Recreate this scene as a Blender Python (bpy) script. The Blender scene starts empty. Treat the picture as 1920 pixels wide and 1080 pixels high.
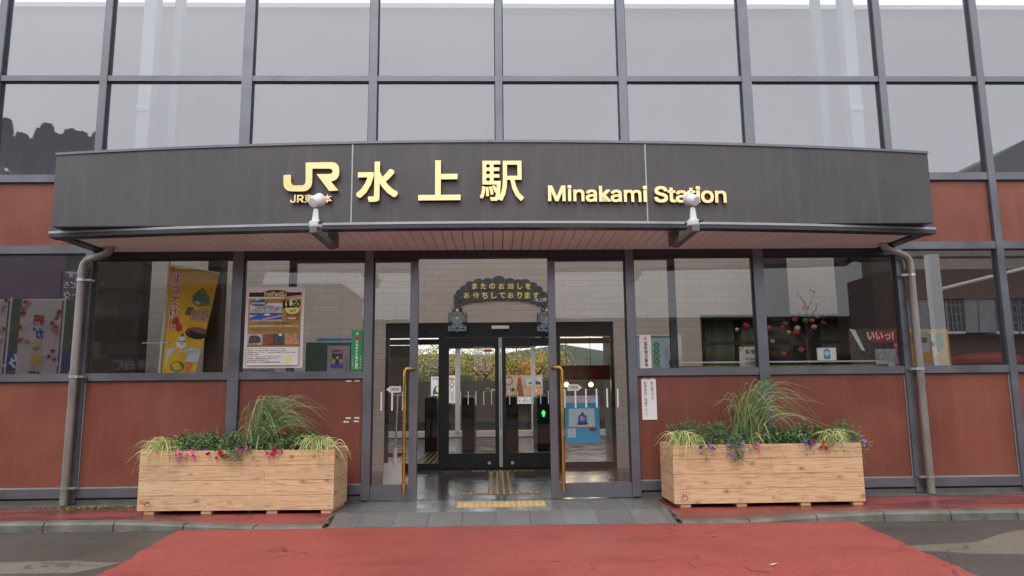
import bpy, math, random
from mathutils import Vector, Matrix
R = math.radians
S = bpy.context.scene
COL = S.collection

# ------------------------------------------------------------------ camera, sky, sun, exposure
PITCH, YAW, ROLL, FPX = 8.359, 1.438, 0.584, 1320.0
CAM = Vector((0, -7.7, 1.13))
p_, y_, r_ = R(PITCH), R(YAW), R(ROLL)
FWD = Vector((math.sin(y_)*math.cos(p_), math.cos(y_)*math.cos(p_), math.sin(p_)))
RT = Vector((math.cos(y_), -math.sin(y_), 0)); UP = RT.cross(FWD)
RT, UP = RT*math.cos(r_) - UP*math.sin(r_), UP*math.cos(r_) + RT*math.sin(r_)
cd = bpy.data.cameras.new('camera'); cam = bpy.data.objects.new('camera', cd); COL.objects.link(cam)
mw = Matrix((RT, UP, -FWD)).transposed().to_4x4(); mw.translation = CAM; cam.matrix_world = mw
cd.sensor_width = 36; cd.lens = FPX/1920*36; cd.clip_start = .05; cd.clip_end = 2000
S.camera = cam
def at(px, py, Y=0.0):
    d = RT*((px-960)/FPX) + UP*((540-py)/FPX) + FWD
    return CAM + d*((Y-CAM.y)/d.y)

SUN_EL, SUN_AZ = 58, 200          # azimuth the light comes from, clockwise from north (+Y)
w = bpy.data.worlds.new('World'); S.world = w; w.use_nodes = True
nt = w.node_tree; bg = nt.nodes['Background']
sky = nt.nodes.new('ShaderNodeTexSky'); sky.sky_type = 'NISHITA'; sky.sun_disc = False
sky.sun_elevation = R(SUN_EL); sky.sun_rotation = R(SUN_AZ); sky.dust_density = 6; sky.air_density = 1.5; sky.ozone_density = 1
hs = nt.nodes.new('ShaderNodeHueSaturation'); hs.inputs['Saturation'].default_value = .10   # a closed cloud cover is grey
nt.links.new(sky.outputs[0], hs.inputs['Color'])
tc = nt.nodes.new('ShaderNodeTexCoord'); cn = nt.nodes.new('ShaderNodeTexNoise'); cn.inputs['Scale'].default_value = 2.2; cn.inputs['Detail'].default_value = 4
cr = nt.nodes.new('ShaderNodeMapRange'); cr.inputs['From Min'].default_value = .3; cr.inputs['From Max'].default_value = .7; cr.inputs['To Min'].default_value = .93; cr.inputs['To Max'].default_value = 1.07
mm = nt.nodes.new('ShaderNodeMix'); mm.data_type = 'RGBA'; mm.blend_type = 'MULTIPLY'; mm.inputs[0].default_value = 1
nt.links.new(tc.outputs['Generated'], cn.inputs['Vector']); nt.links.new(cn.outputs[0], cr.inputs['Value'])
ov = nt.nodes.new('ShaderNodeMix'); ov.data_type = 'RGBA'; ov.inputs[0].default_value = .80; ov.inputs[7].default_value = (6.2, 6.3, 6.55, 1)   # even cloud layer over the clear-sky gradient
nt.links.new(hs.outputs[0], ov.inputs[6]); nt.links.new(ov.outputs[2], mm.inputs[6]); nt.links.new(cr.outputs[0], mm.inputs[7]); nt.links.new(mm.outputs[2], bg.inputs['Color'])
bg.inputs['Strength'].default_value = .15
sl = bpy.data.lights.new('sun', 'SUN'); sl.energy = .8; sl.angle = R(30); sl.color = (1, .965, .92)
so = bpy.data.objects.new('sun', sl); COL.objects.link(so)
az, el = R(SUN_AZ), R(SUN_EL)
sd = Vector((math.sin(az)*math.cos(el), math.cos(az)*math.cos(el), math.sin(el)))
so.rotation_euler = sd.to_track_quat('Z', 'Y').to_euler(); so.location = (0, -20, 30)
S.view_settings.view_transform = 'Standard'; S.view_settings.look = 'None'; S.view_settings.exposure = 0.75; S.view_settings.gamma = 1
S.cycles.max_bounces = 10; S.cycles.transparent_max_bounces = 24; S.cycles.diffuse_bounces = 4; S.cycles.glossy_bounces = 5
try: S.cycles.use_denoising = True
except Exception: pass

# ------------------------------------------------------------------ materials
M = {}
def srgb(r, g, b):
    f = lambda c: (c/255/12.92 if c/255 <= .04045 else ((c/255+.055)/1.055)**2.4)
    return (f(r), f(g), f(b))
class NB:
    def __init__(s, name):
        s.m = bpy.data.materials.new(name); s.m.use_nodes = True; s.t = s.m.node_tree; s.p = s.t.nodes['Principled BSDF']; M[name] = s.m
    def n(s, typ, **kw):
        x = s.t.nodes.new(typ)
        for k, v in kw.items():
            if k in x.inputs: x.inputs[k].default_value = v
            else: setattr(x, k, v)
        return x
    def l(s, a, b): s.t.links.new(a, b)
    def coords(s, scale=(1, 1, 1), rot=(0, 0, 0), what='Object'):
        c = s.n('ShaderNodeTexCoord'); m = s.n('ShaderNodeMapping'); m.inputs['Scale'].default_value = scale; m.inputs['Rotation'].default_value = rot
        s.l(c.outputs[what], m.inputs['Vector']); return m.outputs[0]
    def noise(s, vec, scale, detail=4, rough=.55):
        x = s.n('ShaderNodeTexNoise', Scale=scale, Detail=detail, Roughness=rough); s.l(vec, x.inputs['Vector']); return x.outputs[0]
    def ramp(s, fac, stops):
        x = s.n('ShaderNodeValToRGB'); e = x.color_ramp.elements
        while len(e) < len(stops): e.new(.5)
        for q, (pos, c) in zip(e, stops): q.position = pos; q.color = (*c, 1) if len(c) == 3 else c
        s.l(fac, x.inputs[0]); return x.outputs[0]
    def rng(s, fac, a, b, c, d):
        x = s.n('ShaderNodeMapRange'); x.inputs[1].default_value, x.inputs[2].default_value, x.inputs[3].default_value, x.inputs[4].default_value = a, b, c, d
        s.l(fac, x.inputs[0]); return x.outputs[0]
    def math(s, op, a, b=None):
        x = s.n('ShaderNodeMath', operation=op)
        for i, v in enumerate((a, b)):
            if v is None: continue
            if isinstance(v, (int, float)): x.inputs[i].default_value = v
            else: s.l(v, x.inputs[i])
        return x.outputs[0]
    def mix(s, fac, a, b, mode='MIX'):
        x = s.n('ShaderNodeMix', data_type='RGBA', blend_type=mode)
        for i, v in ((0, fac), (6, a), (7, b)):
            if isinstance(v, (int, float)): x.inputs[i].default_value = v
            elif isinstance(v, tuple): x.inputs[i].default_value = (*v, 1)
            else: s.l(v, x.inputs[i])
        return x.outputs[2]
    def bump(s, h, strength=.2, dist=.01):
        x = s.n('ShaderNodeBump', Strength=strength, Distance=dist); s.l(h, x.inputs['Height']); s.l(x.outputs[0], s.p.inputs['Normal'])
def pm(name, col, rough=.5, metal=0, var=.12, scale=6, bump=0, bscale=80, rv=.08, stretch=(1, 1, 1), spec=.5):
    b = NB(name); v = b.coords(stretch)
    n1 = b.noise(v, scale, 5)
    lo = tuple(max(0, c*(1-var)) for c in col); hi = tuple(min(1, c*(1+var)) for c in col)
    b.l(b.ramp(n1, [(.3, lo), (.7, hi)]), b.p.inputs['Base Color'])
    b.l(b.rng(n1, .3, .7, max(.02, rough-rv), min(1, rough+rv)), b.p.inputs['Roughness'])
    b.p.inputs['Metallic'].default_value = metal; b.p.inputs['Specular IOR Level'].default_value = spec
    if bump: b.bump(b.noise(v, bscale, 4), bump, .004)
    return b.m

pm('frame_grey', (.175, .180, .205), .34, .62, .1, 3, .05, 60)
pm('frame_dark', (.040, .043, .050), .45, .3, .12, 3)
pm('trim_light', (.36, .37, .38), .4, .5, .08, 4)
pm('concrete_plinth', (.085, .083, .08), .7, 0, .25, 5, .3, 60)
pm('soffit_pink', (.80, .79, .78), .45, .0, .06, 2)
pm('black_metal', (.012, .012, .013), .4)
pm('arm_grey', (.13, .135, .135), .5, .2, .1, 8)
pm('white_lamp', (.64, .645, .67), .35, 0, .05, 8)
pm('white_paint', (.72, .71, .70), .5, 0, .05, 4)
pm('white_plain', (.80, .79, .77), .6, 0, .03, 4)
pm('black_print', (.015, .015, .015), .6, 0, .05)
pm('grey_print', (.16, .16, .17), .6, 0, .05)
pm('red_print', (.55, .03, .04), .5, 0, .05)
pm('pink_print', (.75, .30, .32), .5, 0, .05)
pm('green_print', (.02, .33, .11), .5, 0, .05)
pm('leaf_green_print', (.22, .42, .10), .5, 0, .05)
pm('darkgreen_board', (.018, .085, .055), .6, 0, .12)
pm('blue_print', (.02, .10, .50), .5, 0, .05)
pm('sky_blue_print', (.04, .34, .62), .5, 0, .08)
pm('pale_blue_print', (.50, .66, .78), .5, 0, .08)
pm('teal_print', (.02, .15, .16), .5, 0, .05)
pm('yellow_print', (.85, .62, .12), .5, 0, .05)
pm('pale_yellow_print', (.82, .78, .30), .5, 0, .05)
pm('mustard_print', (.40, .24, .05), .5, 0, .08)
pm('orange_print', (.72, .25, .06), .5, 0, .08)
pm('brown_print', (.16, .08, .05), .5, 0, .3, 20)
pm('lilac_print', (.42, .36, .52), .5, 0, .08)
pm('purple_board', (.15, .10, .155), .6, 0, .1)
pm('navy_print', (.03, .05, .20), .6, 0, .1)
pm('photo_grey', (.45, .45, .46), .5, 0, .5, 25)
pm('photo_dark', (.07, .065, .07), .5, 0, .7, 40)
pm('photo_red', (.22, .07, .05), .5, 0, .7, 40)
pm('photo_warm', (.42, .28, .18), .5, 0, .6, 35)
pm('sign_yellow', (.98, .74, .24), .5, 0, .06)
pm('smoke_board', (.085, .095, .085), .35, 0, .15, 12)
pm('smoke_edge', (.28, .30, .28), .3, 0, .1)
pm('loco_teal', (.23, .30, .33), .45, 0, .12, 10)
pm('loco_dark', (.03, .045, .05), .5, 0, .1, 10)
pm('brass', (.70, .42, .11), .22, 1, .1, 12)
pm('pipe_steel', (.27, .25, .235), .42, .5, .28, 3, .1, 30, stretch=(1, 1, .4))
pm('steel', (.55, .55, .55), .3, .9, .08)
pm('door_dark', (.018, .020, .021), .35, .2, .1)
pm('aluminium', (.55, .56, .57), .35, .8, .06)
pm('tactile_tan', (.52, .35, .155), .5, 0, .18, 9)
pm('tactile_wet', (.17, .115, .06), .35, 0, .2, 9)
pm('soil', (.035, .024, .016), .95, 0, .3, 30, .6)
pm('kerb_stone', (.112, .109, .094), .6, 0, .45, 4, .5, 50)
pm('moss', (.09, .12, .025), .9, 0, .3, 30)
pm('dry_leaf', (.42, .16, .05), .7)
pm('dark_pillar', (.020, .017, .016), .45, 0, .15, 4)
pm('brown_post', (.055, .038, .030), .5, 0, .2, 6, stretch=(4, 4, .3))
pm('ceiling_pale', (.74, .73, .70), .8, 0, .1)
pm('interior_pale', (.285, .285, .30), .8, 0, .02, 1)
pm('column_white', (.86, .86, .88), .6, 0, .02)
pm('column_grey', (.42, .42, .45), .6, 0, .03)
pm('concourse_wall', (.20, .17, .14), .7, 0, .15)
pm('gate_dark', (.018, .02, .018), .35, 0, .15)
pm('olive_panel', (.26, .27, .10), .6, 0, .12)
pm('platform_floor', (.10, .09, .08), .35, 0, .2, 4)
pm('rail_gravel', (.14, .13, .12), .95, 0, .35, 25, .5)
pm('board_white', (.74, .72, .70), .5, 0, .05)
pm('curtain_olive', (.20, .20, .12), .85, 0, .12, 4, stretch=(20, 20, .4))
pm('cafe_wood', (.15, .085, .05), .6, 0, .25, 3, stretch=(12, 12, .6))
pm('cafe_sign', (.50, .47, .26), .6, 0, .08)
pm('house_cream', (.42, .40, .36), .8, 0, .12, 2)
pm('house_brown', (.155, .095, .078), .7, 0, .12, 2, stretch=(1, 1, 12))
pm('house_tan', (.30, .25, .21), .75, 0, .12, 2)
pm('shutter_grey', (.30, .31, .34), .6, 0, .06)
pm('window_dark', (.03, .035, .04), .15, 0, .2)
pm('roof_dark', (.05, .048, .045), .6, 0, .2, 5)
pm('hill_green', (.028, .036, .022), .95, 0, .5, .3)
pm('awning_red', (.16, .05, .04), .7, 0, .1)
for nm, c in (('grass_blade', (.10, .185, .055)), ('grass_pale', (.25, .31, .13)), ('grass_dry', (.40, .31, .14)), ('sedge_cream', (.62, .60, .27)), ('sedge_green', (.27, .34, .08)),
              ('leaf_dark', (.055, .105, .035)), ('leaf_mid', (.095, .165, .055)), ('leaf_light', (.16, .24, .085)), ('fern_green', (.12, .19, .08)), ('fern_pale', (.19, .255, .12)), ('stem_brown', (.12, .07, .04)),
              ('petal_magenta', (.65, .05, .33)), ('petal_pink', (.78, .12, .45)), ('petal_purple', (.14, .05, .38)), ('petal_red', (.45, .018, .035)), ('petal_lilac', (.36, .20, .55)), ('petal_white', (.62, .58, .56)),
              ('leaf_yellow', (.50, .34, .03)), ('leaf_olive', (.20, .20, .04)), ('leaf_orange', (.45, .15, .03)), ('conifer', (.018, .03, .018)), ('conifer_light', (.035, .05, .026))):
    b = NB(nm); v = b.coords(); n1 = b.noise(v, 9, 2)
    b.l(b.ramp(n1, [(.3, tuple(x*.75 for x in c)), (.7, tuple(min(1, x*1.25) for x in c))]), b.p.inputs['Base Color'])
    b.p.inputs['Roughness'].default_value = .55
    b.p.inputs['Transmission Weight'].default_value = 0
for i, (nm, c) in enumerate((('ball_red', (.55, .02, .035)), ('ball_pink', (.62, .10, .13)), ('ball_cream', (.70, .50, .25)), ('ball_green', (.10, .22, .07)), ('ball_white', (.72, .68, .66)), ('ball_peach', (.70, .35, .22)))):
    pm(nm, c, .6, 0, .1, 30)
pm('banner_yellow', (.78, .47, .035), .7, 0, .08)
pm('banner_white', (.90, .86, .86), .7, 0, .05)
pm('snow_blue', (.55, .66, .74), .7)

# rust-red wall panels: mottled enamel, faintly glossy
b = NB('red_panel'); v = b.coords()
n1 = b.noise(v, 1.6, 6, .6); n2 = b.noise(v, 90, 3); n3 = b.noise(b.coords((3, 3, .3)), 3, 4)
c = b.ramp(n1, [(.3, (.165, .046, .030)), (.55, (.205, .058, .036)), (.75, (.235, .070, .043))])
c = b.mix(b.rng(n2, .4, .7, 0, .25), c, (.13, .04, .028)); c = b.mix(b.rng(n3, .5, .8, 0, .35), c, (.28, .10, .075)); n4 = b.noise(b.coords((9, 9, .25)), 3, 4, .7); c = b.mix(b.rng(n4, .56, .75, 0, .45), c, (.12, .038, .028)); sp = b.n('ShaderNodeSeparateXYZ'); b.l(v, sp.inputs[0]); dz = b.math('MULTIPLY', b.rng(sp.outputs[2], .15, .42, 1, 0), b.rng(b.noise(v, 14, 4, .7), .4, .65, 0, .5)); c = b.mix(dz, c, (.16, .075, .055))
b.l(c, b.p.inputs['Base Color']); b.l(b.rng(n1, .3, .7, .33, .48), b.p.inputs['Roughness']); b.bump(n2, .06, .003)
# weathered dark fascia sheet with rain streaks
b = NB('fascia_dark'); v = b.coords()
n1 = b.noise(v, 1.3, 5, .6); n2 = b.noise(b.coords((5, 5, .35)), 2.5, 5, .65); n3 = b.noise(v, 120, 2)
c = b.ramp(n1, [(.3, (.062, .058, .063)), (.7, (.089, .083, .087))]); c = b.mix(b.rng(n2, .5, .8, 0, .5), c, (.130, .122, .124)); c = b.mix(b.rng(n3, .4, .7, 0, .2), c, (.05, .046, .046))
b.l(c, b.p.inputs['Base Color']); b.p.inputs['Roughness'].default_value = .5; b.p.inputs['Metallic'].default_value = .15; b.bump(n3, .05, .003)
# gilt letters, speckled with rain
b = NB('gilt'); v = b.coords(); n3 = b.noise(v, 160, 2)
b.l(b.ramp(n3, [(.42, (.90, .62, .27)), (.62, (.96, .78, .45))]), b.p.inputs['Base Color']); b.p.inputs['Metallic'].default_value = .85
b.l(b.rng(n3, .4, .7, .18, .34), b.p.inputs['Roughness'])
# cedar planks, world Z decides the plank
def wood(name, horiz):
    b = NB(name); co = b.n('ShaderNodeTexCoord'); sep = b.n('ShaderNodeSeparateXYZ'); b.l(co.outputs['Object'], sep.inputs[0])
    idx = b.math('FLOOR', b.math('DIVIDE', b.math('SUBTRACT', sep.outputs[2], .035), .14))
    oi = b.n('ShaderNodeObjectInfo')
    wn = b.n('ShaderNodeTexWhiteNoise', noise_dimensions='2D'); cx = b.n('ShaderNodeCombineXYZ'); b.l(idx, cx.inputs[0]); b.l(oi.outputs['Random'], cx.inputs[1]); b.l(cx.outputs[0], wn.inputs['Vector'])
    off = b.n('ShaderNodeVectorMath', operation='ADD'); sc = b.n('ShaderNodeVectorMath', operation='SCALE'); b.l(wn.outputs['Color'], sc.inputs[0]); sc.inputs['Scale'].default_value = 40
    b.l(co.outputs['Object'], off.inputs[0]); b.l(sc.outputs[0], off.inputs[1])
    mp = b.n('ShaderNodeMapping'); mp.inputs['Scale'].default_value = (.38, .38, 9); b.l(off.outputs[0], mp.inputs['Vector'])
    n1 = b.noise(mp.outputs[0], 1.6, 3, .5)
    rings = b.math('FRACT', b.math('MULTIPLY', n1, 11))
    mp2 = b.n('ShaderNodeMapping'); mp2.inputs['Scale'].default_value = (1.2, 1.2, 130); b.l(off.outputs[0], mp2.inputs['Vector']); n2 = b.noise(mp2.outputs[0], 3, 3)
    c = b.ramp(rings, [(0, (.49, .315, .185)), (.25, (.64, .44, .275)), (.8, (.67, .47, .295)), (1, (.38, .23, .125))])
    c = b.mix(b.rng(n2, .35, .7, 0, .35), c, (.42, .26, .15))
    tint = b.ramp(wn.outputs['Value'], [(0, (.82, .72, .66)), (.5, (1, .96, .92)), (1, (1.0, .90, .80))]); c = b.mix(1.0, c, tint, 'MULTIPLY')
    mk = b.n('ShaderNodeMapping'); mk.inputs['Scale'].default_value = (1, 1, 1.6); b.l(off.outputs[0], mk.inputs['Vector'])
    vo = b.n('ShaderNodeTexVoronoi', Scale=5.2); b.l(mk.outputs[0], vo.inputs['Vector'])
    k = b.rng(vo.outputs['Distance'], .07, .15, 1, 0); c = b.mix(b.math('MULTIPLY', k, .85), c, (.13, .055, .025))
    k2 = b.rng(vo.outputs['Distance'], .10, .28, .5, 0); c = b.mix(k2, c, (.36, .18, .08))
    st = b.noise(b.coords((1, 1, 2.5)), 2.6, 3); c = b.mix(b.rng(st, .58, .72, 0, .35), c, (.33, .18, .09))
    b.l(c, b.p.inputs['Base Color']); b.p.inputs['Roughness'].default_value = .62; b.bump(n2, .12, .003)
wood('cedar', True)
# brick-format wall tiles of the vestibule
b = NB('wall_tile'); co = b.n('ShaderNodeTexCoord'); sep = b.n('ShaderNodeSeparateXYZ'); b.l(co.outputs['Object'], sep.inputs[0]); cx = b.n('ShaderNodeCombineXYZ'); b.l(sep.outputs[0], cx.inputs[0]); b.l(sep.outputs[2], cx.inputs[1])
br = b.n('ShaderNodeTexBrick'); br.inputs['Scale'].default_value = 1; br.inputs['Brick Width'].default_value = .42; br.inputs['Row Height'].default_value = .09; br.inputs['Mortar Size'].default_value = .004
br.inputs['Color1'].default_value = (.51, .435, .37, 1); br.inputs['Color2'].default_value = (.56, .475, .405, 1); br.inputs['Mortar'].default_value = (.37, .31, .26, 1); br.inputs['Bias'].default_value = -.1
b.l(cx.outputs[0], br.inputs['Vector']); n1 = b.noise(co.outputs['Object'], 2, 4)
b.l(b.mix(b.rng(n1, .35, .7, 0, .4), br.outputs['Color'], (.43, .36, .30)), b.p.inputs['Base Color']); b.p.inputs['Roughness'].default_value = .55; b.bump(br.outputs['Fac'], -.3, .004)
# wet floor tiles
def floor_tile(name, col, wid, r0, r1):
    b = NB(name); co = b.n('ShaderNodeTexCoord')
    br = b.n('ShaderNodeTexBrick'); br.offset = 0; br.inputs['Scale'].default_value = 1; br.inputs['Brick Width'].default_value = wid; br.inputs['Row Height'].default_value = wid*2; br.inputs['Mortar Size'].default_value = .003
    br.inputs['Color1'].default_value = (*[x*.85 for x in col], 1); br.inputs['Color2'].default_value = (*[x*1.12 for x in col], 1); br.inputs['Mortar'].default_value = (*[x*.3 for x in col], 1)
    b.l(co.outputs['Object'], br.inputs['Vector']); n1 = b.noise(co.outputs['Object'], 3.2, 5); n2 = b.noise(co.outputs['Object'], 60, 3)
    b.l(b.mix(b.rng(n1, .4, .7, 0, .35), br.outputs['Color'], tuple(x*.6 for x in col)), b.p.inputs['Base Color'])
    b.l(b.rng(n1, .35, .65, r0, r1), b.p.inputs['Roughness']); b.bump(n2, .05, .003)
floor_tile('entrance_tile', (.150, .148, .148), .315, .16, .36)
floor_tile('vestibule_tile', (.085, .066, .058), .315, .13, .28)
floor_tile('concourse_tile', (.060, .046, .040), .45, .10, .24)
# roads
def road(name, col, speck, r0, r1, wet=None):
    b = NB(name); v = b.coords(); n1 = b.noise(v, .9, 5, .6); n2 = b.noise(v, 110, 2, .7); n3 = b.noise(v, 30, 5, .75); n4 = b.noise(b.coords((.5, 1.6, 1)), 1.7, 5)
    c = b.ramp(n1, [(.3, tuple(x*.88 for x in col)), (.7, tuple(x*1.12 for x in col))])
    c = b.mix(b.rng(n2, .48, .66, 0, .8), c, tuple(speck)); c = b.mix(b.rng(n3, .5, .7, 0, .6), c, tuple(x*.55 for x in col))
    rr = b.rng(n1, .35, .65, r0, r1)
    if wet:
        k = b.rng(n4, .44, .60, 0, 1); c = b.mix(b.math('MULTIPLY', k, .6), c, tuple(wet))
        rr = b.math('SUBTRACT', rr, b.math('MULTIPLY', k, r1*.7))
    n5 = b.noise(v, 48, 3, .8); c = b.mix(b.rng(n5, .52, .68, 0, .35), c, tuple(x*.62 for x in col)); c = b.mix(b.rng(n5, .30, .44, .30, 0), c, tuple(speck))
    mk = b.noise(b.coords((1.2, 9, 1), (0, 0, .5)), 2.2, 3, .6); c = b.mix(b.rng(mk, .66, .74, 0, .45), c, tuple(x*.45 for x in col))
    # hairline cracks and dark scuffs
    dn = b.n('ShaderNodeTexNoise', Scale=2.5, Detail=5); b.l(v, dn.inputs['Vector']); ad = b.n('ShaderNodeVectorMath', operation='ADD'); sc = b.n('ShaderNodeVectorMath', operation='SCALE'); sc.inputs['Scale'].default_value = .5
    b.l(dn.outputs['Color'], sc.inputs[0]); b.l(v, ad.inputs[0]); b.l(sc.outputs[0], ad.inputs[1])
    vo = b.n('ShaderNodeTexVoronoi', Scale=.9, feature='DISTANCE_TO_EDGE'); b.l(ad.outputs[0], vo.inputs['Vector'])
    ck = b.math('MULTIPLY', b.rng(vo.outputs['Distance'], .003, .010, 1, 0), b.rng(b.noise(v, .8, 3), .50, .60, 0, .75)); c = b.mix(ck, c, tuple(x*.3 for x in col))
    sf = b.noise(b.coords((.7, 2.2, 1)), 1.1, 6, .7); c = b.mix(b.rng(sf, .50, .72, 0, .55), c, tuple(x*.6 for x in col))
    b.l(c, b.p.inputs['Base Color']); b.l(rr, b.p.inputs['Roughness']); b.bump(n2, .35, .006)
    return b
road('asphalt', (.052, .045, .040), (.14, .125, .11), .36, .6)
road('red_road', (.275, .045, .037), (.40, .115, .095), .45, .68)
road('red_sidewalk', (.235, .042, .040), (.30, .09, .08), .34, .5, (.055, .028, .024))
road('pale_patch', (.135, .118, .092), (.24, .21, .17), .30, .6)  # beige patches, paler than the asphalt around them

def glass(name, refl, tint, fres=1.0):
    b = NB(name); t = b.t; t.nodes.remove(b.p); out = t.nodes['Material Output']
    tr = b.n('ShaderNodeBsdfTransparent'); tr.inputs[0].default_value = (*tint, 1)
    gl = b.n('ShaderNodeBsdfGlossy'); gl.inputs['Roughness'].default_value = .0; gl.inputs[0].default_value = (.96, .97, 1, 1)
    fr = b.n('ShaderNodeFresnel', IOR=1.5); geo = b.n('ShaderNodeNewGeometry'); fac = b.math('MULTIPLY', b.math('ADD', b.math('MULTIPLY', fr.outputs[0], fres), refl), b.math('SUBTRACT', 1.0, geo.outputs['Backfacing']))
    mx = b.n('ShaderNodeMixShader'); b.l(fac, mx.inputs[0]); b.l(tr.outputs[0], mx.inputs[1]); b.l(gl.outputs[0], mx.inputs[2]); b.l(mx.outputs[0], out.inputs[0])
glass('glass_upper', .19, (.90, .91, .93), 1.0)
glass('glass_lower', .02, (.965, .97, .96), 1.3)
glass('glass_side', .30, (.82, .82, .83), 1.2)
glass('glass_door', .0, (.93, .94, .93), 1.1)
def lamp_mat(name, col, e):
    b = NB(name); b.p.inputs['Base Color'].default_value = (*col, 1); b.p.inputs['Emission Color'].default_value = (*col, 1); b.p.inputs['Emission Strength'].default_value = e
lamp_mat('lamp_glow', (1, .66, .30), 2.6); lamp_mat('arrow_glow', (.05, .8, .2), 1.2)

# ------------------------------------------------------------------ mesh helpers
_gc = {}
try: SANS = bpy.data.fonts.load(bpy.utils.system_resource('DATAFILES', path='fonts')+'/Inter.woff2')   # Blender's own interface font; the built-in one stands in if absent
except Exception: SANS = None
def glyph(s, bold):
    k = (s, bold)
    if k not in _gc:
        cu = bpy.data.curves.new('t', 'FONT'); cu.body = s
        if SANS and max(map(ord, s)) < 0x3000: cu.font = SANS
        cu.offset = bold; cu.extrude = .5; cu.resolution_u = 3
        ob = bpy.data.objects.new('t', cu); me = bpy.data.meshes.new_from_object(ob)
        vs = [v.co.copy() for v in me.vertices]; fs = [tuple(q.vertices) for q in me.polygons]
        bpy.data.objects.remove(ob); bpy.data.curves.remove(cu); bpy.data.meshes.remove(me); _gc[k] = (vs, fs)
    return _gc[k]
def smooth(me, ang=40):
    for q in me.polygons: q.use_smooth = True
    try: me.set_sharp_from_angle(angle=R(ang))
    except Exception: pass
class MB:
    def __init__(s): s.v = []; s.f = []; s.mi = []; s.mats = []; s.X = None
    def add(s, vs, fs, mat):
        if mat not in s.mats: s.mats.append(mat)
        k = s.mats.index(mat); o = len(s.v)
        s.v += [Vector(x) if s.X is None else s.X @ Vector(x) for x in vs]
        for f in fs: s.f.append(tuple(i+o for i in f)); s.mi.append(k)
    def box(s, x0, x1, y0, y1, z0, z1, mat):
        s.add([(x0,y0,z0),(x1,y0,z0),(x1,y1,z0),(x0,y1,z0),(x0,y0,z1),(x1,y0,z1),(x1,y1,z1),(x0,y1,z1)],
              [(0,3,2,1),(4,5,6,7),(0,1,5,4),(1,2,6,5),(2,3,7,6),(3,0,4,7)], mat)
    def hexa(s, p8, mat): s.add(p8, [(0,3,2,1),(4,5,6,7),(0,1,5,4),(1,2,6,5),(2,3,7,6),(3,0,4,7)], mat)
    def prism(s, poly, y0, y1, mat):                 # polygon in XZ, given counter-clockwise as seen from -Y; y0 front
        n = len(poly)
        s.add([(x, y0, z) for x, z in poly]+[(x, y1, z) for x, z in poly], [tuple(range(n)), tuple(range(2*n-1, n-1, -1))]+[(i, i+n, (i+1) % n+n, (i+1) % n) for i in range(n)], mat)
    def slab(s, poly, z0, z1, mat):                  # polygon in XY
        n = len(poly)
        s.add([(x, y, z1) for x, y in poly]+[(x, y, z0) for x, y in poly], [tuple(range(n)), tuple(range(2*n-1, n-1, -1))]+[((i+1) % n, i, i+n, (i+1) % n+n) for i in range(n)], mat)
    def disc(s, cx, cz, rx, rz, y0, y1, mat, n=24): s.prism([(cx+rx*math.cos(i*2*math.pi/n), cz+rz*math.sin(i*2*math.pi/n)) for i in range(n)], y0, y1, mat)
    def tube(s, pts, rad, mat, n=10, cap=True):
        pts = [Vector(q) for q in pts]; m = len(pts); rad = [rad]*m if isinstance(rad, (int, float)) else rad
        vs = []; up = None
        for i, q in enumerate(pts):
            t = (pts[min(i+1, m-1)]-pts[max(i-1, 0)]).normalized()
            if up is None: up = t.orthogonal().normalized()
            else: up = (up - t*up.dot(t)); up = up.normalized() if up.length > 1e-5 else t.orthogonal().normalized()
            sd_ = t.cross(up)
            vs += [q + (up*math.cos(a)+sd_*math.sin(a))*rad[i] for a in [j*2*math.pi/n for j in range(n)]]
        fs = [(i*n+j, i*n+(j+1) % n, (i+1)*n+(j+1) % n, (i+1)*n+j) for i in range(m-1) for j in range(n)]
        if cap: fs += [tuple(range(n-1, -1, -1)), tuple(range((m-1)*n, m*n))]
        s.add(vs, fs, mat)
    def ball(s, c, r, mat, sq=(1, 1, 1), nu=12, nv=8):
        vs = [(c[0], c[1], c[2]-r*sq[2])]
        for i in range(1, nv):
            a = -math.pi/2 + math.pi*i/nv
            vs += [(c[0]+r*sq[0]*math.cos(a)*math.cos(j*2*math.pi/nu), c[1]+r*sq[1]*math.cos(a)*math.sin(j*2*math.pi/nu), c[2]+r*sq[2]*math.sin(a)) for j in range(nu)]
        vs.append((c[0], c[1], c[2]+r*sq[2])); L = len(vs)-1
        fs = [(0, 1+(j+1) % nu, 1+j) for j in range(nu)]+[(1+i*nu+j, 1+i*nu+(j+1) % nu, 1+(i+1)*nu+(j+1) % nu, 1+(i+1)*nu+j) for i in range(nv-2) for j in range(nu)]
        fs += [(1+(nv-2)*nu+j, 1+(nv-2)*nu+(j+1) % nu, L) for j in range(nu)]
        s.add(vs, fs, mat)
    def text(s, t, x0, x1, z0, z1, y, mat, bold=.0, depth=.002, flip=False, keep=False):
        """fit the text into the box; front face at y (toward -Y, or toward +Y when flip)"""
        vs, fs = glyph(t, bold)
        if not vs: return
        ax0, ax1 = min(v.x for v in vs), max(v.x for v in vs); az0, az1 = min(v.y for v in vs), max(v.y for v in vs)
        sx = (x1-x0)/max(ax1-ax0, 1e-6); sz = (z1-z0)/max(az1-az0, 1e-6)
        if keep: sx = sz = min(sx, sz)
        cx, cz, mx, mz = (x0+x1)/2, (z0+z1)/2, (ax0+ax1)/2, (az0+az1)/2
        sg = -1 if flip else 1
        s.add([(cx+sg*(v.x-mx)*sx, y+sg*((.5-v.z)*depth), cz+(v.y-mz)*sz) for v in vs], fs, mat)
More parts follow.
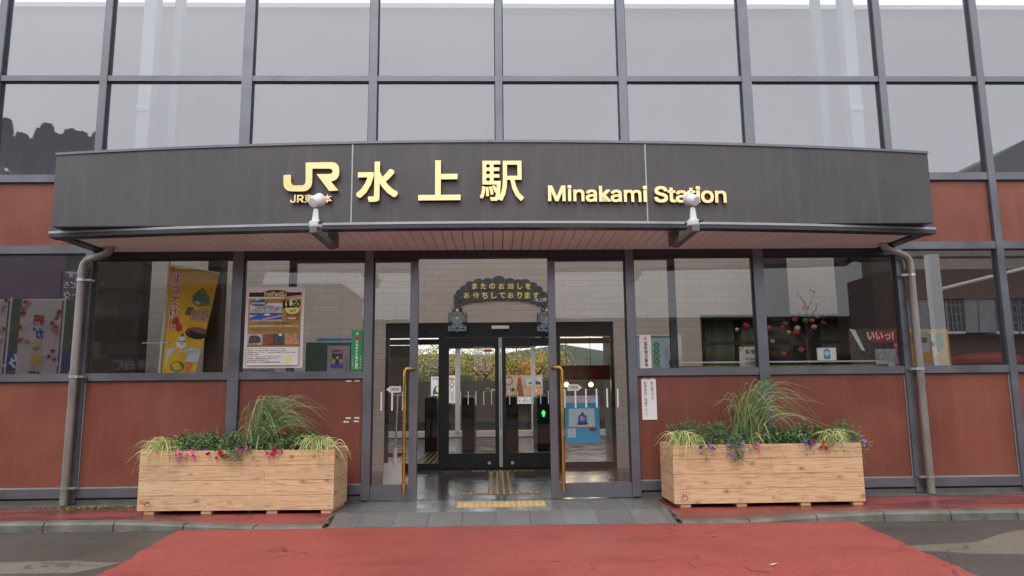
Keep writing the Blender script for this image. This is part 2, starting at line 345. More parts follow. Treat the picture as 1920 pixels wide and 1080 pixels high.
    def vtext(s, t, xc, wd, z1, z0, y, mat, bold=.0, depth=.002, flip=False):
        n = len(t); h = (z1-z0)/n
        for i, ch in enumerate(t):
            a = z1-(i+.93)*h; c_ = z1-(i+.07)*h; hw = wd/2
            if ch in '。、': s.text(ch, xc+wd*.15, xc+wd*.4, c_-h*.3, c_, y, mat, bold, depth, flip, True)
            elif ch == 'ー': s.box(xc-wd*.07, xc+wd*.07, y, y+depth*(-1 if flip else 1), a, c_, mat)
            else: s.text(ch, xc-hw, xc+hw, a, c_, y, mat, bold, depth, flip, True)
    def ribbon(s, pts, wid, mat, side=None):
        pts = [Vector(q) for q in pts]; m = len(pts); vs = []
        for i, q in enumerate(pts):
            t = pts[min(i+1, m-1)]-pts[max(i-1, 0)]
            sv = t.cross(side if side else Vector((0, 0, 1)))
            if sv.length < 1e-5: sv = Vector((1, 0, 0))
            ww = wid*(1-(i/(m-1))**1.5)*.5 if i else wid*.35
            sv = sv.normalized()*max(ww, .0006); vs += [q-sv, q+sv]
        s.add(vs, [(2*i, 2*i+1, 2*i+3, 2*i+2) for i in range(m-1)], mat)
    def leaf(s, c, d, nrm, ln, wd, mat):
        d = d.normalized(); sv = d.cross(nrm)
        if sv.length < 1e-4: sv = d.orthogonal()
        sv = sv.normalized()*wd*.5; c = Vector(c); k = nrm.normalized()*ln*.12
        s.add([c, c+d*ln*.45+sv+k, c+d*ln, c+d*ln*.45-sv+k], [(0, 1, 2), (0, 2, 3)], mat)
    def build(s, name, parent=None, loc=None, local=False, sm=False, bevel=0):
        me = bpy.data.meshes.new(name); o = bpy.data.objects.new(name, me); COL.objects.link(o)
        org = Vector((0, 0, 0))
        if not local:
            q = parent
            while q: org += q.location; q = q.parent
            if parent is None:
                xs = [v.x for v in s.v]; ys = [v.y for v in s.v]; zs = [v.z for v in s.v]
                org = Vector(((min(xs)+max(xs))/2, (min(ys)+max(ys))/2, min(zs))) if loc is None else Vector(loc)
                o.location = org
        me.from_pydata([tuple(v-org) for v in s.v], [], s.f)
        for m_ in s.mats: me.materials.append(M[m_])
        me.polygons.foreach_set('material_index', s.mi); me.update()
        if sm: smooth(me)
        if parent: o.parent = parent
        if bevel:
            bv = o.modifiers.new('bevel', 'BEVEL'); bv.width = bevel; bv.segments = 2; bv.limit_method = 'ANGLE'
        return o
def tag(o, label=None, cat=None, group=None, kind=None):
    for k, v in (('label', label), ('category', cat), ('group', group), ('kind', kind)):
        if v: o[k] = v
    return o
def empty(name, loc, label=None, cat=None, group=None, rz=0):
    o = bpy.data.objects.new(name, None); COL.objects.link(o); o.location = loc; o.rotation_euler.z = rz; o.empty_display_size = .1
    return tag(o, label, cat, group)
def copy_tree(o, parent=None):
    c_ = o.copy(); COL.objects.link(c_); c_.parent = parent
    for ch in list(o.children): copy_tree(ch, c_)
    return c_
def structure(mb, name, **kw): return tag(mb.build(name, loc=(0, 0, 0), **kw), kind='structure')
def one(name, parent, x0, x1, y0, y1, z0, z1, mat, bevel=0):
    m = MB(); m.box(x0, x1, y0, y1, z0, z1, mat); return m.build(name, parent, bevel=bevel)

# ------------------------------------------------------------------ ground
ROADZ = -.075
def kerb_y(x): return -1.10 - .0085*x          # street edge of the kerb line
m = MB(); m.slab([(-250, -250), (250, -250), (250, .6), (-250, .6)], ROADZ-.4, ROADZ, 'asphalt'); structure(m, 'road')
m = MB()
def rag(pts, amp, step, seed):
    rd = random.Random(seed); out = []
    for (x0, y0), (x1, y1) in zip(pts, pts[1:]+pts[:1]):
        k = max(1, int(math.hypot(x1-x0, y1-y0)/step)) if max(y0, y1) > -4.5 else 1
        for i in range(k): t = i/k; out.append((x0+(x1-x0)*t+rd.gauss(0, amp), y0+(y1-y0)*t+(rd.gauss(0, amp*.5) if 0 < i else 0)))
    return out
m.slab(rag([(-2.86, kerb_y(-2.9)+.02), (-2.80, -1.6), (-2.71, -2.2), (-2.68, -2.7), (-2.70, -4), (-2.75, -9), (3.1, -9), (3.08, -4), (3.1, -3), (3.16, -2.2), (3.22, -1.7), (3.27, kerb_y(3.2)+.02)], .012, .09, 3), ROADZ-.1, ROADZ+.004, 'red_road')
structure(m, 'red_driveway')
m = MB()
for poly in ([(-9, -2.55), (-2.9, -2.56), (-2.72, -2.28), (-3.1, -2.2), (-9, -2.18)], [(3.15, -2.15), (3.75, -2.05), (4.1, -1.80), (4.4, -1.62), (9, -1.45), (9, -2.5), (4.2, -2.52), (3.5, -2.42), (3.14, -2.3)]):
    m.slab(rag(poly, .012, .12, len(poly)), ROADZ-.1, ROADZ+.003, 'pale_patch')
structure(m, 'road_patches')
m = MB()                                        # pavement: level under the planters, dipping to the dropped kerb in the middle
def drop(x):
    a = max(0, min(1, (x+3.3)/1.0)); b_ = max(0, min(1, (3.35-x)/1.1)); k = min(a, b_); k = k*k*(3-2*k)
    return -.055*k
xs = [-9, -5, -3.4, -3.1, -2.8, -2.5, -2.2, -1.52]; rows = [0.2, -.74, -.97]
def strip(xs, mat):
    for x0, x1 in zip(xs, xs[1:]):
        def zz(x, i): return 0 if i < 2 else drop(x)
        for i in range(2):
            ya0, ya1 = (rows[i], rows[i]) ; yb0, yb1 = (rows[i+1], rows[i+1])
            if i == 1: yb0, yb1 = kerb_y(x0)+.13, kerb_y(x1)+.13
            m.add([(x0, ya0, zz(x0, i)), (x0, yb0, zz(x0, i+1)), (x1, yb1, zz(x1, i+1)), (x1, ya1, zz(x1, i))], [(0, 1, 2, 3)], mat)
xs = [-14]+xs[1:]
strip(xs, 'red_sidewalk'); strip([1.65, 2.2, 2.5, 2.8, 3.1, 3.4, 5, 14], 'red_sidewalk')
structure(m, 'sidewalk')
m = MB(); m.add([(-1.52, .02, 0), (-1.52, -.74, 0), (1.65, -.74, 0), (1.65, .02, 0)], [(0, 1, 2, 3)], 'entrance_tile')
m.add([(-1.52, -.74, 0), (-1.52, -1.085, -.066), (1.65, -1.112, -.066), (1.65, -.74, 0)], [(0, 1, 2, 3)], 'entrance_tile')
m.add([(-1.52, -1.085, -.066), (-1.52, -1.085, -.2), (1.65, -1.112, -.2), (1.65, -1.112, -.066)], [(0, 1, 2, 3)], 'kerb_stone')
m.box(-1.545, -1.522, -1.07, .0, -.02, .002, 'kerb_stone'); m.box(1.652, 1.675, -1.09, .0, -.02, .002, 'kerb_stone')
structure(m, 'entrance_paving')
m = MB(); random.seed(4)                        # kerb stones with open joints, one run each side
def kerb(x0, x1):
    n = max(1, round((x1-x0)/.62)); L = (x1-x0)/n
    for i in range(n):
        a, b_ = x0+i*L+.004, x0+(i+1)*L-.004; j = random.uniform(-.004, .004)
        za, zb = drop(a)+.004+j, drop(b_)+.004+j
        ya, yb = kerb_y(a), kerb_y(b_)
        q = [(a, ya-.008, -.3), (b_, yb-.008, -.3), (b_, yb+.135, -.3), (a, ya+.135, -.3)]
        m.hexa(q[:]+[(a, ya+.02, za), (b_, yb+.02, zb), (b_, yb+.135, zb), (a, ya+.135, za)], 'kerb_stone')
        m.hexa([(a, ya-.012, -.3), (b_, yb-.012, -.3), (b_, yb-.007, -.3), (a, ya-.007, -.3), (a, ya-.002, max(za-.02, -.07)), (b_, yb-.002, max(zb-.02, -.07)), (b_, yb+.021, zb-.001), (a, ya+.021, za-.001)], 'kerb_stone')
kerb(-14, -1.56); kerb(1.69, 14)
structure(m, 'kerb', bevel=.008)
m = MB(); m.box(-14, -1.42, -.16, .05, -.1, .012, 'concrete_plinth'); m.box(1.56, 14, -.16, .05, -.1, .012, 'concrete_plinth'); structure(m, 'wall_gutter')

# ------------------------------------------------------------------ station building
B = empty('station_building', (0, 0, 0), 'station with grey framed glass curtain wall, rust red panels and dark bowed canopy', 'station')
XM = [-13.4, -12.1, -10.8, -9.5, -8.2, -6.9, -5.60, -4.41, -2.80, -1.372, .064, 1.493, 2.935, 4.53, 5.695, 6.95, 8.2, 9.5, 10.8, 12.1, 13.4]
Z0, ZSB, ZST, ZT1, ZT2, ZT3, ZT4, ZT5, ZTOP = .075, 1.285, 1.365, 2.67, 2.755, 3.475, 3.56, 4.69, 8.4
for i, x in enumerate(XM):                      # mullions
    hw = .04
    lo = 3.3 if i == 10 else .02
    if i in (9, 11): hw = .046
    if i == 8: hw = .058
    if i == 12: hw = .056
    m = MB(); m.box(x-hw, x+hw, -.055, .06, max(lo, Z0-.055), ZT1 if False else ZTOP, 'frame_grey'); m.box(x-hw-.012, x+hw+.012, -.02, .03, max(lo, Z0), ZTOP, 'frame_dark'); m.build('mullion', B)
def transom(x0, x1, z0, z1, y0=-.045, mat='frame_grey'):
    m = MB(); m.box(x0, x1, y0, .05, z0, z1, mat); m.box(x0, x1, y0+.022, .03, z0-.013, z0, 'frame_dark'); m.build('transom', B)
for i in range(len(XM)-1):                      # bay by bay
    a, b_ = XM[i]+.04, XM[i+1]-.04
    side = i < 7 or i >= 13
    transom(a, b_, ZT5-.032, ZT5+.032); transom(a, b_, 6.25, 6.31); transom(a, b_, ZTOP-.08, ZTOP)
    for z0, z1 in ((ZT4, ZT5-.032), (ZT5+.032, 6.25), (6.31, ZTOP-.08)):
        one('window_pane', B, a+.002, b_-.002, -.004, .004, z0+.002, z1-.002, 'glass_upper')
    transom(a, b_, ZT3, ZT4)
    one('red_panel', B, a, b_, -.012, .02, ZT2+.002, ZT3-.002, 'red_panel')
    if side:
        transom(a, b_, ZT1, ZT2)
        one('window_pane', B, a+.002, b_-.002, -.004, .004, ZST+.002, ZT1-.002, 'glass_side')
    elif i not in (9, 10):
        transom(a, b_, 2.60, ZT2, -.045, 'frame_dark')
    if i not in (9, 10):
        transom(a, b_, ZSB, ZST)
        m = MB(); m.box(a+.012, b_-.012, -.014, .02, .185, ZSB-.012, 'red_panel')
        for q in ((a, a+.012, .172, ZSB), (b_-.012, b_, .172, ZSB)): m.box(q[0], q[1], -.022, .02, q[2], q[3], 'trim_light')
        m.box(a+.012, b_-.012, -.022, .02, ZSB-.012, ZSB, 'trim_light'); m.box(a+.012, b_-.012, -.022, .02, .172, .185, 'trim_light'); m.build('red_panel', B)
        transom(a, b_, .08, .172); one('plinth', B, a-.04, b_+.04, -.03, .05, -.05, .058, 'concrete_plinth')
# storefront panes with the extra posts
for x0, x1, z1 in ((-4.33, -2.862, 2.60), (-2.738, -1.42, 2.60), (1.541, 2.877, 2.60), (2.993, 4.488, 2.60)):
    one('window_pane', B, x0, x1, -.004, .004, ZST+.002, z1-.002, 'glass_lower')
for x0, x1, z1, px0, px1 in ((-2.262, -2.186, 2.60, -2.186, -1.42), (1.938, 2.015, 2.60, 1.541, 1.938)):
    m = MB(); m.box(x0+.001, x1-.001, .008, .07, ZST, z1, 'frame_dark'); m.box(px0+.001, px1-.001, .008, .06, 2.56 if px0 < 0 else 2.575, z1, 'frame_dark'); m.build('window_frame', B)
one('header_beam', B, -1.325, 1.447, -.05, .06, 2.60, 2.755, 'frame_dark')
one('atrium_roof', B, -13.4, 13.4, .08, 2.2, 8.3, 8.4, 'ceiling_pale')
# entrance: two glazed side lights with brass pulls, open middle
def sidelight(x0, x1, hx):
    r = empty('entrance_door', ((x0+x1)/2, 0, 0)); r.parent = B
    fr = MB()
    top = 2.56
    px = x1-.09 if hx > 0 else x0
    fr.box(x0, x1, -.035, .045, .012, .165, 'frame_grey'); fr.box(x0, x1, -.03, .04, top, 2.6, 'frame_dark')
    if hx > 0: fr.box(x1-.085, x1, -.035, .045, .165, top, 'frame_grey'); gx = (x0, x1-.085)
    else: fr.box(x0, x0+.08, -.035, .045, .165, top, 'frame_grey'); gx = (x0+.08, x1)
    fr.build('door_frame', r)
    one('door_pane', r, gx[0]+.002, gx[1]-.002, -.004, .004, .167, top-.002, 'glass_lower')
    hxp = x1-.125 if hx > 0 else x0+.125
    h = MB(); bx = x1-.045 if hx > 0 else x0+.04
    h.tube([(bx, -.03, 1.385), (bx, -.085, 1.385), (bx+(hxp-bx)*.3, -.11, 1.385), (hxp-(hxp-bx)*.2, -.115, 1.382), (hxp, -.115, 1.35), (hxp, -.115, 1.2), (hxp, -.115, .30), (hxp, -.115, .085)], .0185, 'brass', 14)
    h.tube([(hxp, -.115, .13), (hxp, -.03, .13)], .012, 'brass', 10); h.build('pull_handle', r, sm=True)
    st = MB(); n = 3 if hx > 0 else 6
    for k in range(n):
        xx = (x0+.10+k*.115) if hx > 0 else (x0+.165+k*.115)
        z = 1.04 if hx > 0 else 1.05
        st.box(xx-.008, xx+.008, -.007, -.005, z-.10, z+.10, 'white_plain')
    st.build('safety_stripes', r)
    s_ = MB(); cx = (x0+.235) if hx > 0 else (x0+.27); z = 1.165
    d_ = -1 if hx > 0 else 1
    arrow = [(cx-.075, z-.034), (cx+.04, z-.034), (cx+.085, z), (cx+.04, z+.034), (cx-.075, z+.034)]
    if d_ < 0: arrow = [(2*cx-q[0], q[1]) for q in arrow][::-1]
    s_.prism(arrow, -.008, -.005, 'board_white'); s_.text('OPEN', cx-.052-(.0 if d_ > 0 else -.012), cx+.04+(.0 if d_ > 0 else .012), z-.02, z+.02, -.0095, 'grey_print', .02, .001); s_.build('open_sticker', r)
sidelight(-1.324, -.838, 1); sidelight(.588, 1.445, -1)
# canopy
FX0, FX1, ZFB, ZFT = -4.305, 4.405, 2.68, 3.488
def fy(x):
    u = (x-.05)/4.36; return -1.275 + .345*u*u
cn_ = empty('canopy', (0, -.6, 2.68)); cn_.parent = B
segs = [(FX0, -1.338), (-1.338, 1.452), (1.452, FX1)]
for x0, x1 in segs:
    m = MB(); N = 14; xs = [x0+.006+(x1-x0-.012)*i/N for i in range(N+1)]
    vs = []; 
    for x in xs: vs += [(x, fy(x), ZFB+.022), (x, fy(x), ZFT-.014), (x, fy(x)+.05, ZFT-.014), (x, fy(x)+.05, ZFB+.022)]
    fs = [(4*i+a, 4*i+4+a, 4*i+4+(a+1) % 4, 4*i+(a+1) % 4) for i in range(N) for a in range(4)]+[(0, 1, 2, 3), (4*N+3, 4*N+2, 4*N+1, 4*N)]
    m.add(vs, fs, 'fascia_dark'); m.build('fascia_panel', cn_, sm=True)
m = MB(); N = 40; xs = [FX0+(FX1-FX0)*i/N for i in range(N+1)]
def bent(y0, y1, z0, z1, mat):
    vs = []
    for x in xs: vs += [(x, fy(x)+y0, z0), (x, fy(x)+y0, z1), (x, fy(x)+y1, z1), (x, fy(x)+y1, z0)]
    m.add(vs, [(4*i+a, 4*i+4+a, 4*i+4+(a+1) % 4, 4*i+(a+1) % 4) for i in range(N) for a in range(4)]+[(0, 1, 2, 3), (4*N+3, 4*N+2, 4*N+1, 4*N)], mat)
bent(-.012, .06, ZFT-.014, ZFT+.01, 'frame_grey'); bent(-.014, .0, ZFB+.004, ZFB+.026, 'trim_light'); bent(-.01, .12, ZFB-.034, ZFB+.004, 'frame_dark')
m.box(-1.344, -1.332, fy(-1.338)-.004, fy(-1.338)+.03, ZFB+.026, ZFT-.014, 'trim_light'); m.box(1.446, 1.458, fy(1.452)-.004, fy(1.452)+.03, ZFB+.026, ZFT-.014, 'trim_light')
for x0, x1 in ((FX0, FX0+.13), (FX1-.13, FX1)): m.box(x0, x1, fy(x0)+.12, -.06, ZFB-.02, ZFB+.015, 'frame_dark')
m.build('canopy_trim', cn_)
for x0, x1 in ((FX0, FX0+.02), (FX1-.02, FX1)): one('end_panel', cn_, x0, x1, fy(x0)+.05, -.06, ZFB+.016, ZFT-.02, 'fascia_dark')
m = MB(); N = 30; xs = [FX0+.02+(FX1-FX0-.04)*i/N for i in range(N+1)]
m.add(sum([[(x, fy(x)+.055, ZFT-.03), (x, -.06, ZFT-.02)] for x in xs], []), [(2*i, 2*i+2, 2*i+3, 2*i+1) for i in range(N)], 'roof_dark'); m.build('canopy_roof', cn_)
m = MB(); pw = .1015; x = FX0+.135
while x < FX1-.135:
    x1 = min(x+pw-.007, FX1-.133)
    m.hexa([(x, fy(x)+.115, ZFB+.0), (x1, fy(x1)+.115, ZFB+.0), (x1, -.055, ZFB+.0), (x, -.055, ZFB+.0), (x, fy(x)+.115, ZFB+.03), (x1, fy(x1)+.115, ZFB+.03), (x1, -.055, ZFB+.03), (x, -.055, ZFB+.03)], 'soffit_pink')
    x += pw
m.box(FX0+.13, FX1-.13, -1.1, -.06, ZFB+.032, ZFB+.04, 'black_metal'); m.build('soffit', cn_)

# ------------------------------------------------------------------ interior shell
m = MB(); m.add([(-13.4, .0, 0.0), (13.4, .0, 0.0), (13.4, 2.9, 0.0), (-13.4, 2.9, 0.0)], [(0, 1, 2, 3)], 'vestibule_tile'); structure(m, 'vestibule_floor')
m = MB(); m.add([(-13.4, 2.9, 0.0), (13.4, 2.9, 0.0), (13.4, 10.2, 0.0), (-13.4, 10.2, 0.0)], [(0, 1, 2, 3)], 'concourse_tile'); structure(m, 'concourse_floor')
WY = 2.85
DX0, DX1, DZ = -1.63, 1.785, 2.16               # doorway in the tile wall
SX0, SX1, SZ0, SZ1 = 3.113, 5.35, .85, 2.245    # cafe window
m = MB()
for q in ((-13.4, DX0, 0, 3.3), (DX0, DX1, DZ, 3.3), (DX1, SX0, 0, 3.3), (SX0, SX1, SZ1, 3.3), (SX0, SX1, 0, SZ0), (SX1, 13.4, 0, 3.3)):
    m.box(q[0], q[1], WY, WY+.16, q[2], q[3], 'wall_tile')
m.build('tile_wall', B)
m = MB(); m.box(-13.4, 13.4, WY+.17, 10.2, 3.2, 3.3, 'ceiling_pale'); m.box(-3.6, -3.45, WY+.17, 10.2, 0, 3.2, 'concourse_wall'); m.box(2.75, 2.9, WY+.17, 10.2, 0, 3.2, 'concourse_wall')
m.build('concourse_shell', B)
# automatic inner doors
dr = empty('automatic_door', (.08, WY+.02, 0)); dr.parent = B
m = MB(); m.box(DX0, DX1, WY+.0, WY+.12, 1.94, DZ-.003, 'door_dark'); m.box(DX0, DX0+.05, WY+.02, WY+.1, 0, 1.94, 'door_dark'); m.box(DX1-.05, DX1, WY+.02, WY+.1, 0, 1.94, 'door_dark')
for x in (-.80, .93): m.box(x-.04, x+.05, WY+.0, WY+.1, 0, 1.94, 'door_dark')
m.box(DX0, DX1, WY+.05, WY+.1, -.0, .035, 'door_dark'); m.build('door_frame', dr)
for x0, x1 in ((DX0+.05, -.84), (.98, DX1-.05)): one('side_pane', dr, x0, x1, WY+.05, WY+.056, .1, 1.935, 'glass_door'); one('side_rail', dr, x0, x1, WY+.035, WY+.075, .036, .099, 'door_dark')
for x0, x1, sg in ((-.76, .075, 1), (.085, .91, -1)):
    lf = MB(); st = .075
    lf.box(x0, x1, WY+.005, WY+.04, .036, .24, 'door_dark'); lf.box(x0, x1, WY+.005, WY+.04, 1.80, 1.93, 'door_dark'); lf.box(x0, x0+st, WY+.005, WY+.04, .24, 1.8, 'door_dark'); lf.box(x1-st, x1, WY+.005, WY+.04, .24, 1.8, 'door_dark')
    xe = x1 if sg > 0 else x0; lf.box(xe-.018 if sg > 0 else xe, xe if sg > 0 else xe+.018, WY-.002, WY+.004, .04, 1.93, 'aluminium')
    lf.disc((x0+x1)/2+sg*.25, .10, .024, .024, WY-.003, WY+.004, 'steel', 16)
    o = lf.build('sliding_leaf', dr)
    g = MB(); g.box(x0+st, x1-st, WY+.018, WY+.024, .242, 1.798, 'glass_door'); g.build('leaf_pane', o)
    s_ = MB()
    for k in range(6): xx = x0+.13+k*.115; s_.box(xx-.007, xx+.007, WY+.012, WY+.014, .94, 1.14, 'white_plain')
    s_.build('safety_stripes', o); s_ = MB()
    cx = (x0+x1)/2+sg*.235; s_.disc(cx, 1.155, .04, .035, WY+.012, WY+.014, 'leaf_green_print', 16); s_.prism([(cx-.022, 1.14), (cx+.022, 1.14), (cx, 1.178)], WY+.010, WY+.012, 'black_print')
    s_.build('round_sticker', o); s_ = MB(); x_ = (cx+.05, cx+.16) if sg > 0 else (cx-.16, cx-.05); s_.box(*x_, WY+.012, WY+.014, 1.14, 1.17, 'board_white'); s_.text('自動', x_[0]+.03, x_[1]-.03, 1.145, 1.165, WY+.0105, 'grey_print', 0, .001); s_.build('label_sticker', o)
m = MB(); m.box(-.05, .215, WY-.05, WY-.002, 2.055, 2.105, 'board_white'); m.build('door_sensor', dr, bevel=.008)
# interior pillars close behind the glass
for px0, px1, Y in ((1595, 1642, .9), (1447, 1482, 2.3), (228, 262, 1.6), (385, 412, .7)):
    a, b_ = at(px0, 600, Y).x, at(px1, 600, Y).x
    one('pillar', B, a, b_, Y, Y+(b_-a), 0, 3.29, 'dark_pillar' if px0 != 385 else 'brown_post')
# upper storey: pale back wall, white columns
zt_ = at(930, 8, WY).z; m = MB(); m.box(-13.4, 13.4, WY+.02, WY+.12, 3.3, zt_-.08, 'interior_pale'); m.box(-13.4, 13.4, WY-.03, WY+.12, zt_-.08, zt_, 'column_white'); m.build('upper_wall', B)
for x in (-4.20, 4.47):
    one('upper_column', B, x-.075, x+.075, .45, .6, 3.53, 7.0, 'column_grey'); one('column_bracket', B, x-.08, x+.08, .44, .61, 4.50, 4.58, 'aluminium')
    one('upper_column', B, x+(.17 if x < 0 else -.23)-.04, x+(.17 if x < 0 else -.23)+.06, .8, .9, 3.53, 8.3, 'shutter_grey')
one('side_dark_backing', B, -13.4, -4.62, 1.5, 1.56, 0, 3.29, 'brown_post'); one('side_dark_backing', B, 4.78, 13.4, 1.5, 1.56, 0, 3.29, 'brown_post'); one('side_wall', B, -13.6, -13.4, -.05, 10.2, 0, ZTOP, 'concourse_wall'); one('side_wall', B, 13.4, 13.6, -.05, 10.2, 0, ZTOP, 'concourse_wall')  # dark sheets added behind the side bays to keep their interiors dark
# cafe behind the vestibule window
m = MB(); m.box(SX0-.1, SX1+.1, 4.6, 4.7, 0, 3.2, 'cafe_wood'); m.box(SX0-.1, SX0-.02, WY+.17, 4.6, 0, 3.2, 'cafe_wood'); m.box(SX1+.02, SX1+.1, WY+.17, 4.6, 0, 3.2, 'cafe_wood'); m.build('cafe_room', B)
m = MB()
for q in ((SX0, SX0+.035, SZ0, SZ1), (SX1-.035, SX1, SZ0, SZ1), (SX0, SX1, SZ1-.05, SZ1-.002), (SX0, SX1, 1.80, 1.845), (4.02, 4.075, SZ0, SZ1), (4.75, 4.8, SZ0, SZ1)): m.box(q[0], q[1], WY+.03, WY+.12, q[2], q[3], 'black_metal')
m.build('cafe_window_frame', B)

# ------------------------------------------------------------------ signs on the fascia
def fpt(px, py, x_guess=None):                  # a point of the bowed fascia seen at a picture position
    Y = -1.27
    for _ in range(6): q = at(px, py, Y); Y = fy(q.x)
    return q
def fsign(name, label, parts, bold):
    xs = [fpt(q[1], q[3]).x for q in parts]+[fpt(q[2], q[3]).x for q in parts]
    r = empty(name, (sum(xs)/len(xs), -1.27, fpt(parts[0][1], parts[0][4]).z), label, 'sign')
    for ch, x0, x1, y0, y1, bd in parts:
        a, b_ = fpt(x0, y1), fpt(x1, y0); m = MB(); sl_ = (fy(b_.x)-fy(a.x))/(b_.x-a.x)
        k = bd*(b_.z-a.z)
        for q, (ox, oz) in enumerate(((0, 0), (k, k), (-k, k), (k, -k), (-k, -k), (0, k), (0, -k), (k, 0), (-k, 0)) if bd else ((0, 0),)):
            m.text(ch, a.x+k+ox, b_.x-k+ox, a.z+k+oz, b_.z-k+oz, q*.00015, 'gilt', 0, .035)
        m.v = [Vector((v.x, v.y+fy(a.x)+sl_*(v.x-a.x)-.042, v.z)) for v in m.v]
        m.build('letter', r)
    return r
fsign('station_name_sign', 'three large gilt kanji of the station name on the dark canopy front', [('水', 669, 748, 305, 381, .024), ('上', 785, 864, 303, 378, .026), ('駅', 900, 981, 304, 379, .011)], .03)
def word(t, x0, x1, y0, y1, dz):
    """split a word into letters at its own spacing"""
    vs, _ = glyph(t, .0); X0, X1 = min(v.x for v in vs), max(v.x for v in vs)
    full = X1-X0; out = []; prev = 0
    cap = max(v.y for v in vs)
    for i, ch in enumerate(t):
        if ch == ' ': continue
        g, _ = glyph(ch, .0); pre, _ = glyph(t[:i+1], .0)
        r1 = max(v.x for v in pre); w_ = max(v.x for v in g)-min(v.x for v in g)
        lo, hi = min(v.y for v in g), max(v.y for v in g)
        k = (x1-x0)/full; xx1 = x0+(r1-X0)*k; yk = (y1-y0)/cap
        slope = (xx1-x0)/(x1-x0)*dz
        out.append((ch, xx1-w_*k-.8, xx1+.8, y1-hi*yk+slope, y1-lo*yk+slope, .036))
    return out
fsign('english_name_sign', 'gilt Latin letters Minakami Station along the canopy front', word('Minakami Station', 1028, 1358, 349, 379, 3), .03)
ls = fsign('railway_company_sign', 'small gilt company name under the large letter logo', [('J', 546, 557, 367.5, 382.5, .03), ('R', 559, 572, 367.5, 382, .03), ('東', 573, 589, 366.5, 382.5, .014), ('日', 591, 605, 367.5, 382, .025), ('本', 607, 624, 366.5, 382.5, .018)], .02)
# the big joined JR mark
def arc(cx, cy, rx, ry, a0, a1, n=7): return [(cx+rx*math.cos(R(a0+(a1-a0)*i/n)), cy+ry*math.sin(R(a0+(a1-a0)*i/n))) for i in range(n+1)]
poly = [(131, 196), (184, 193), (184, 240)] + arc(212, 242, 28, 27, 180, 90, 5)[1:] + [(262, 269)] + arc(264, 242, 25, 27, 90, 0, 5)[1:] + [(290, 190), (290, 106), (478, 103)] + arc(478, 153, 51, 50, -90, 0, 6)[1:] + [(529, 185)] + arc(470, 185, 58, 54, 0, 80, 5)[1:] + [(470, 240), (523, 306), (458, 309), (368, 189), (458, 188)] + arc(462, 169, 21, 19, 80, -80, 6) + [(455, 149), (338, 149), (336, 240)] + arc(270, 244, 66, 68, 0, 90, 6)[1:] + [(190, 312)] + arc(186, 262, 55, 50, 90, 180, 5)[1:]
pts = [fpt(500+x/3.84, 280+y/3.84) for x, y in poly]
m = MB(); n = len(pts)
front = [Vector((q.x, q.y-.045, q.z)) for q in pts]; back = [Vector((q.x, q.y-.008, q.z)) for q in pts]
m.add(front+back, [tuple(range(n-1, -1, -1)), tuple(range(n, 2*n))]+[(i, (i+1) % n, (i+1) % n+n, i+n) for i in range(n)], 'gilt')
tag(m.build('logo_sign'), 'large joined gilt letters JR near the left seam of the canopy front', 'sign')

# ------------------------------------------------------------------ spotlights under the canopy
def spotlight(X, label):
    r = empty('spotlight', (X, -.45, 2.60), label, 'spotlight', 'spotlights lighting the canopy lettering')
    a = MB(); a.box(X-.045, X+.045, -.95, -.86, 2.54, 2.679, 'arm_grey'); a.build('mount', r, bevel=.006)
    a = MB(); a.box(X-.032, X+.032, -1.68, -.951, 2.51, 2.575, 'arm_grey'); a.build('arm', r, bevel=.006)
    y = -1.60; zb = 2.577
    a = MB()
    a.tube([(X, y, zb), (X, y, zb+.012), (X, y, zb+.05), (X, y, zb+.06)], [.054, .058, .055, .036], 'white_lamp', 20); a.tube([(X+.045, y-.04, zb+.035), (X+.068, y-.055, zb+.035)], .013, 'black_metal', 10); a.tube([(X-.045, y+.03, zb+.03), (X-.066, y+.04, zb+.03)], .012, 'black_metal', 10)
    a.build('lamp_base', r, sm=True)
    a = MB(); a.hexa([(X-.03, y-.02, zb+.058), (X+.03, y-.02, zb+.058), (X+.03, y+.02, zb+.058), (X-.03, y+.02, zb+.058), (X-.018, y-.012, zb+.17), (X+.018, y-.012, zb+.17), (X+.018, y+.012, zb+.17), (X-.018, y+.012, zb+.17)], 'white_lamp'); a.build('neck', r, bevel=.004)
    a = MB(); d = Vector((.45 if X < 0 else -.50, .70, .40)).normalized(); c0 = Vector((X, y, zb+.24))
    a.tube([c0-d*.055, c0-d*.052, c0-d*.04, c0+d*.03, c0+d*.032, c0+d*.055], [.02, .042, .05, .053, .060, .060], 'white_lamp', 24); a.tube([c0+d*.053, c0+d*.058], .053, 'window_dark', 24); a.build('lamp_head', r, sm=True)
pL = at(588, 428, -1.66).x; pR = at(1304, 424, -1.66).x
spotlight(pL, 'white spotlight on a grey arm below the small gilt company name'); spotlight(pR, 'white spotlight on a grey arm below the word Station')

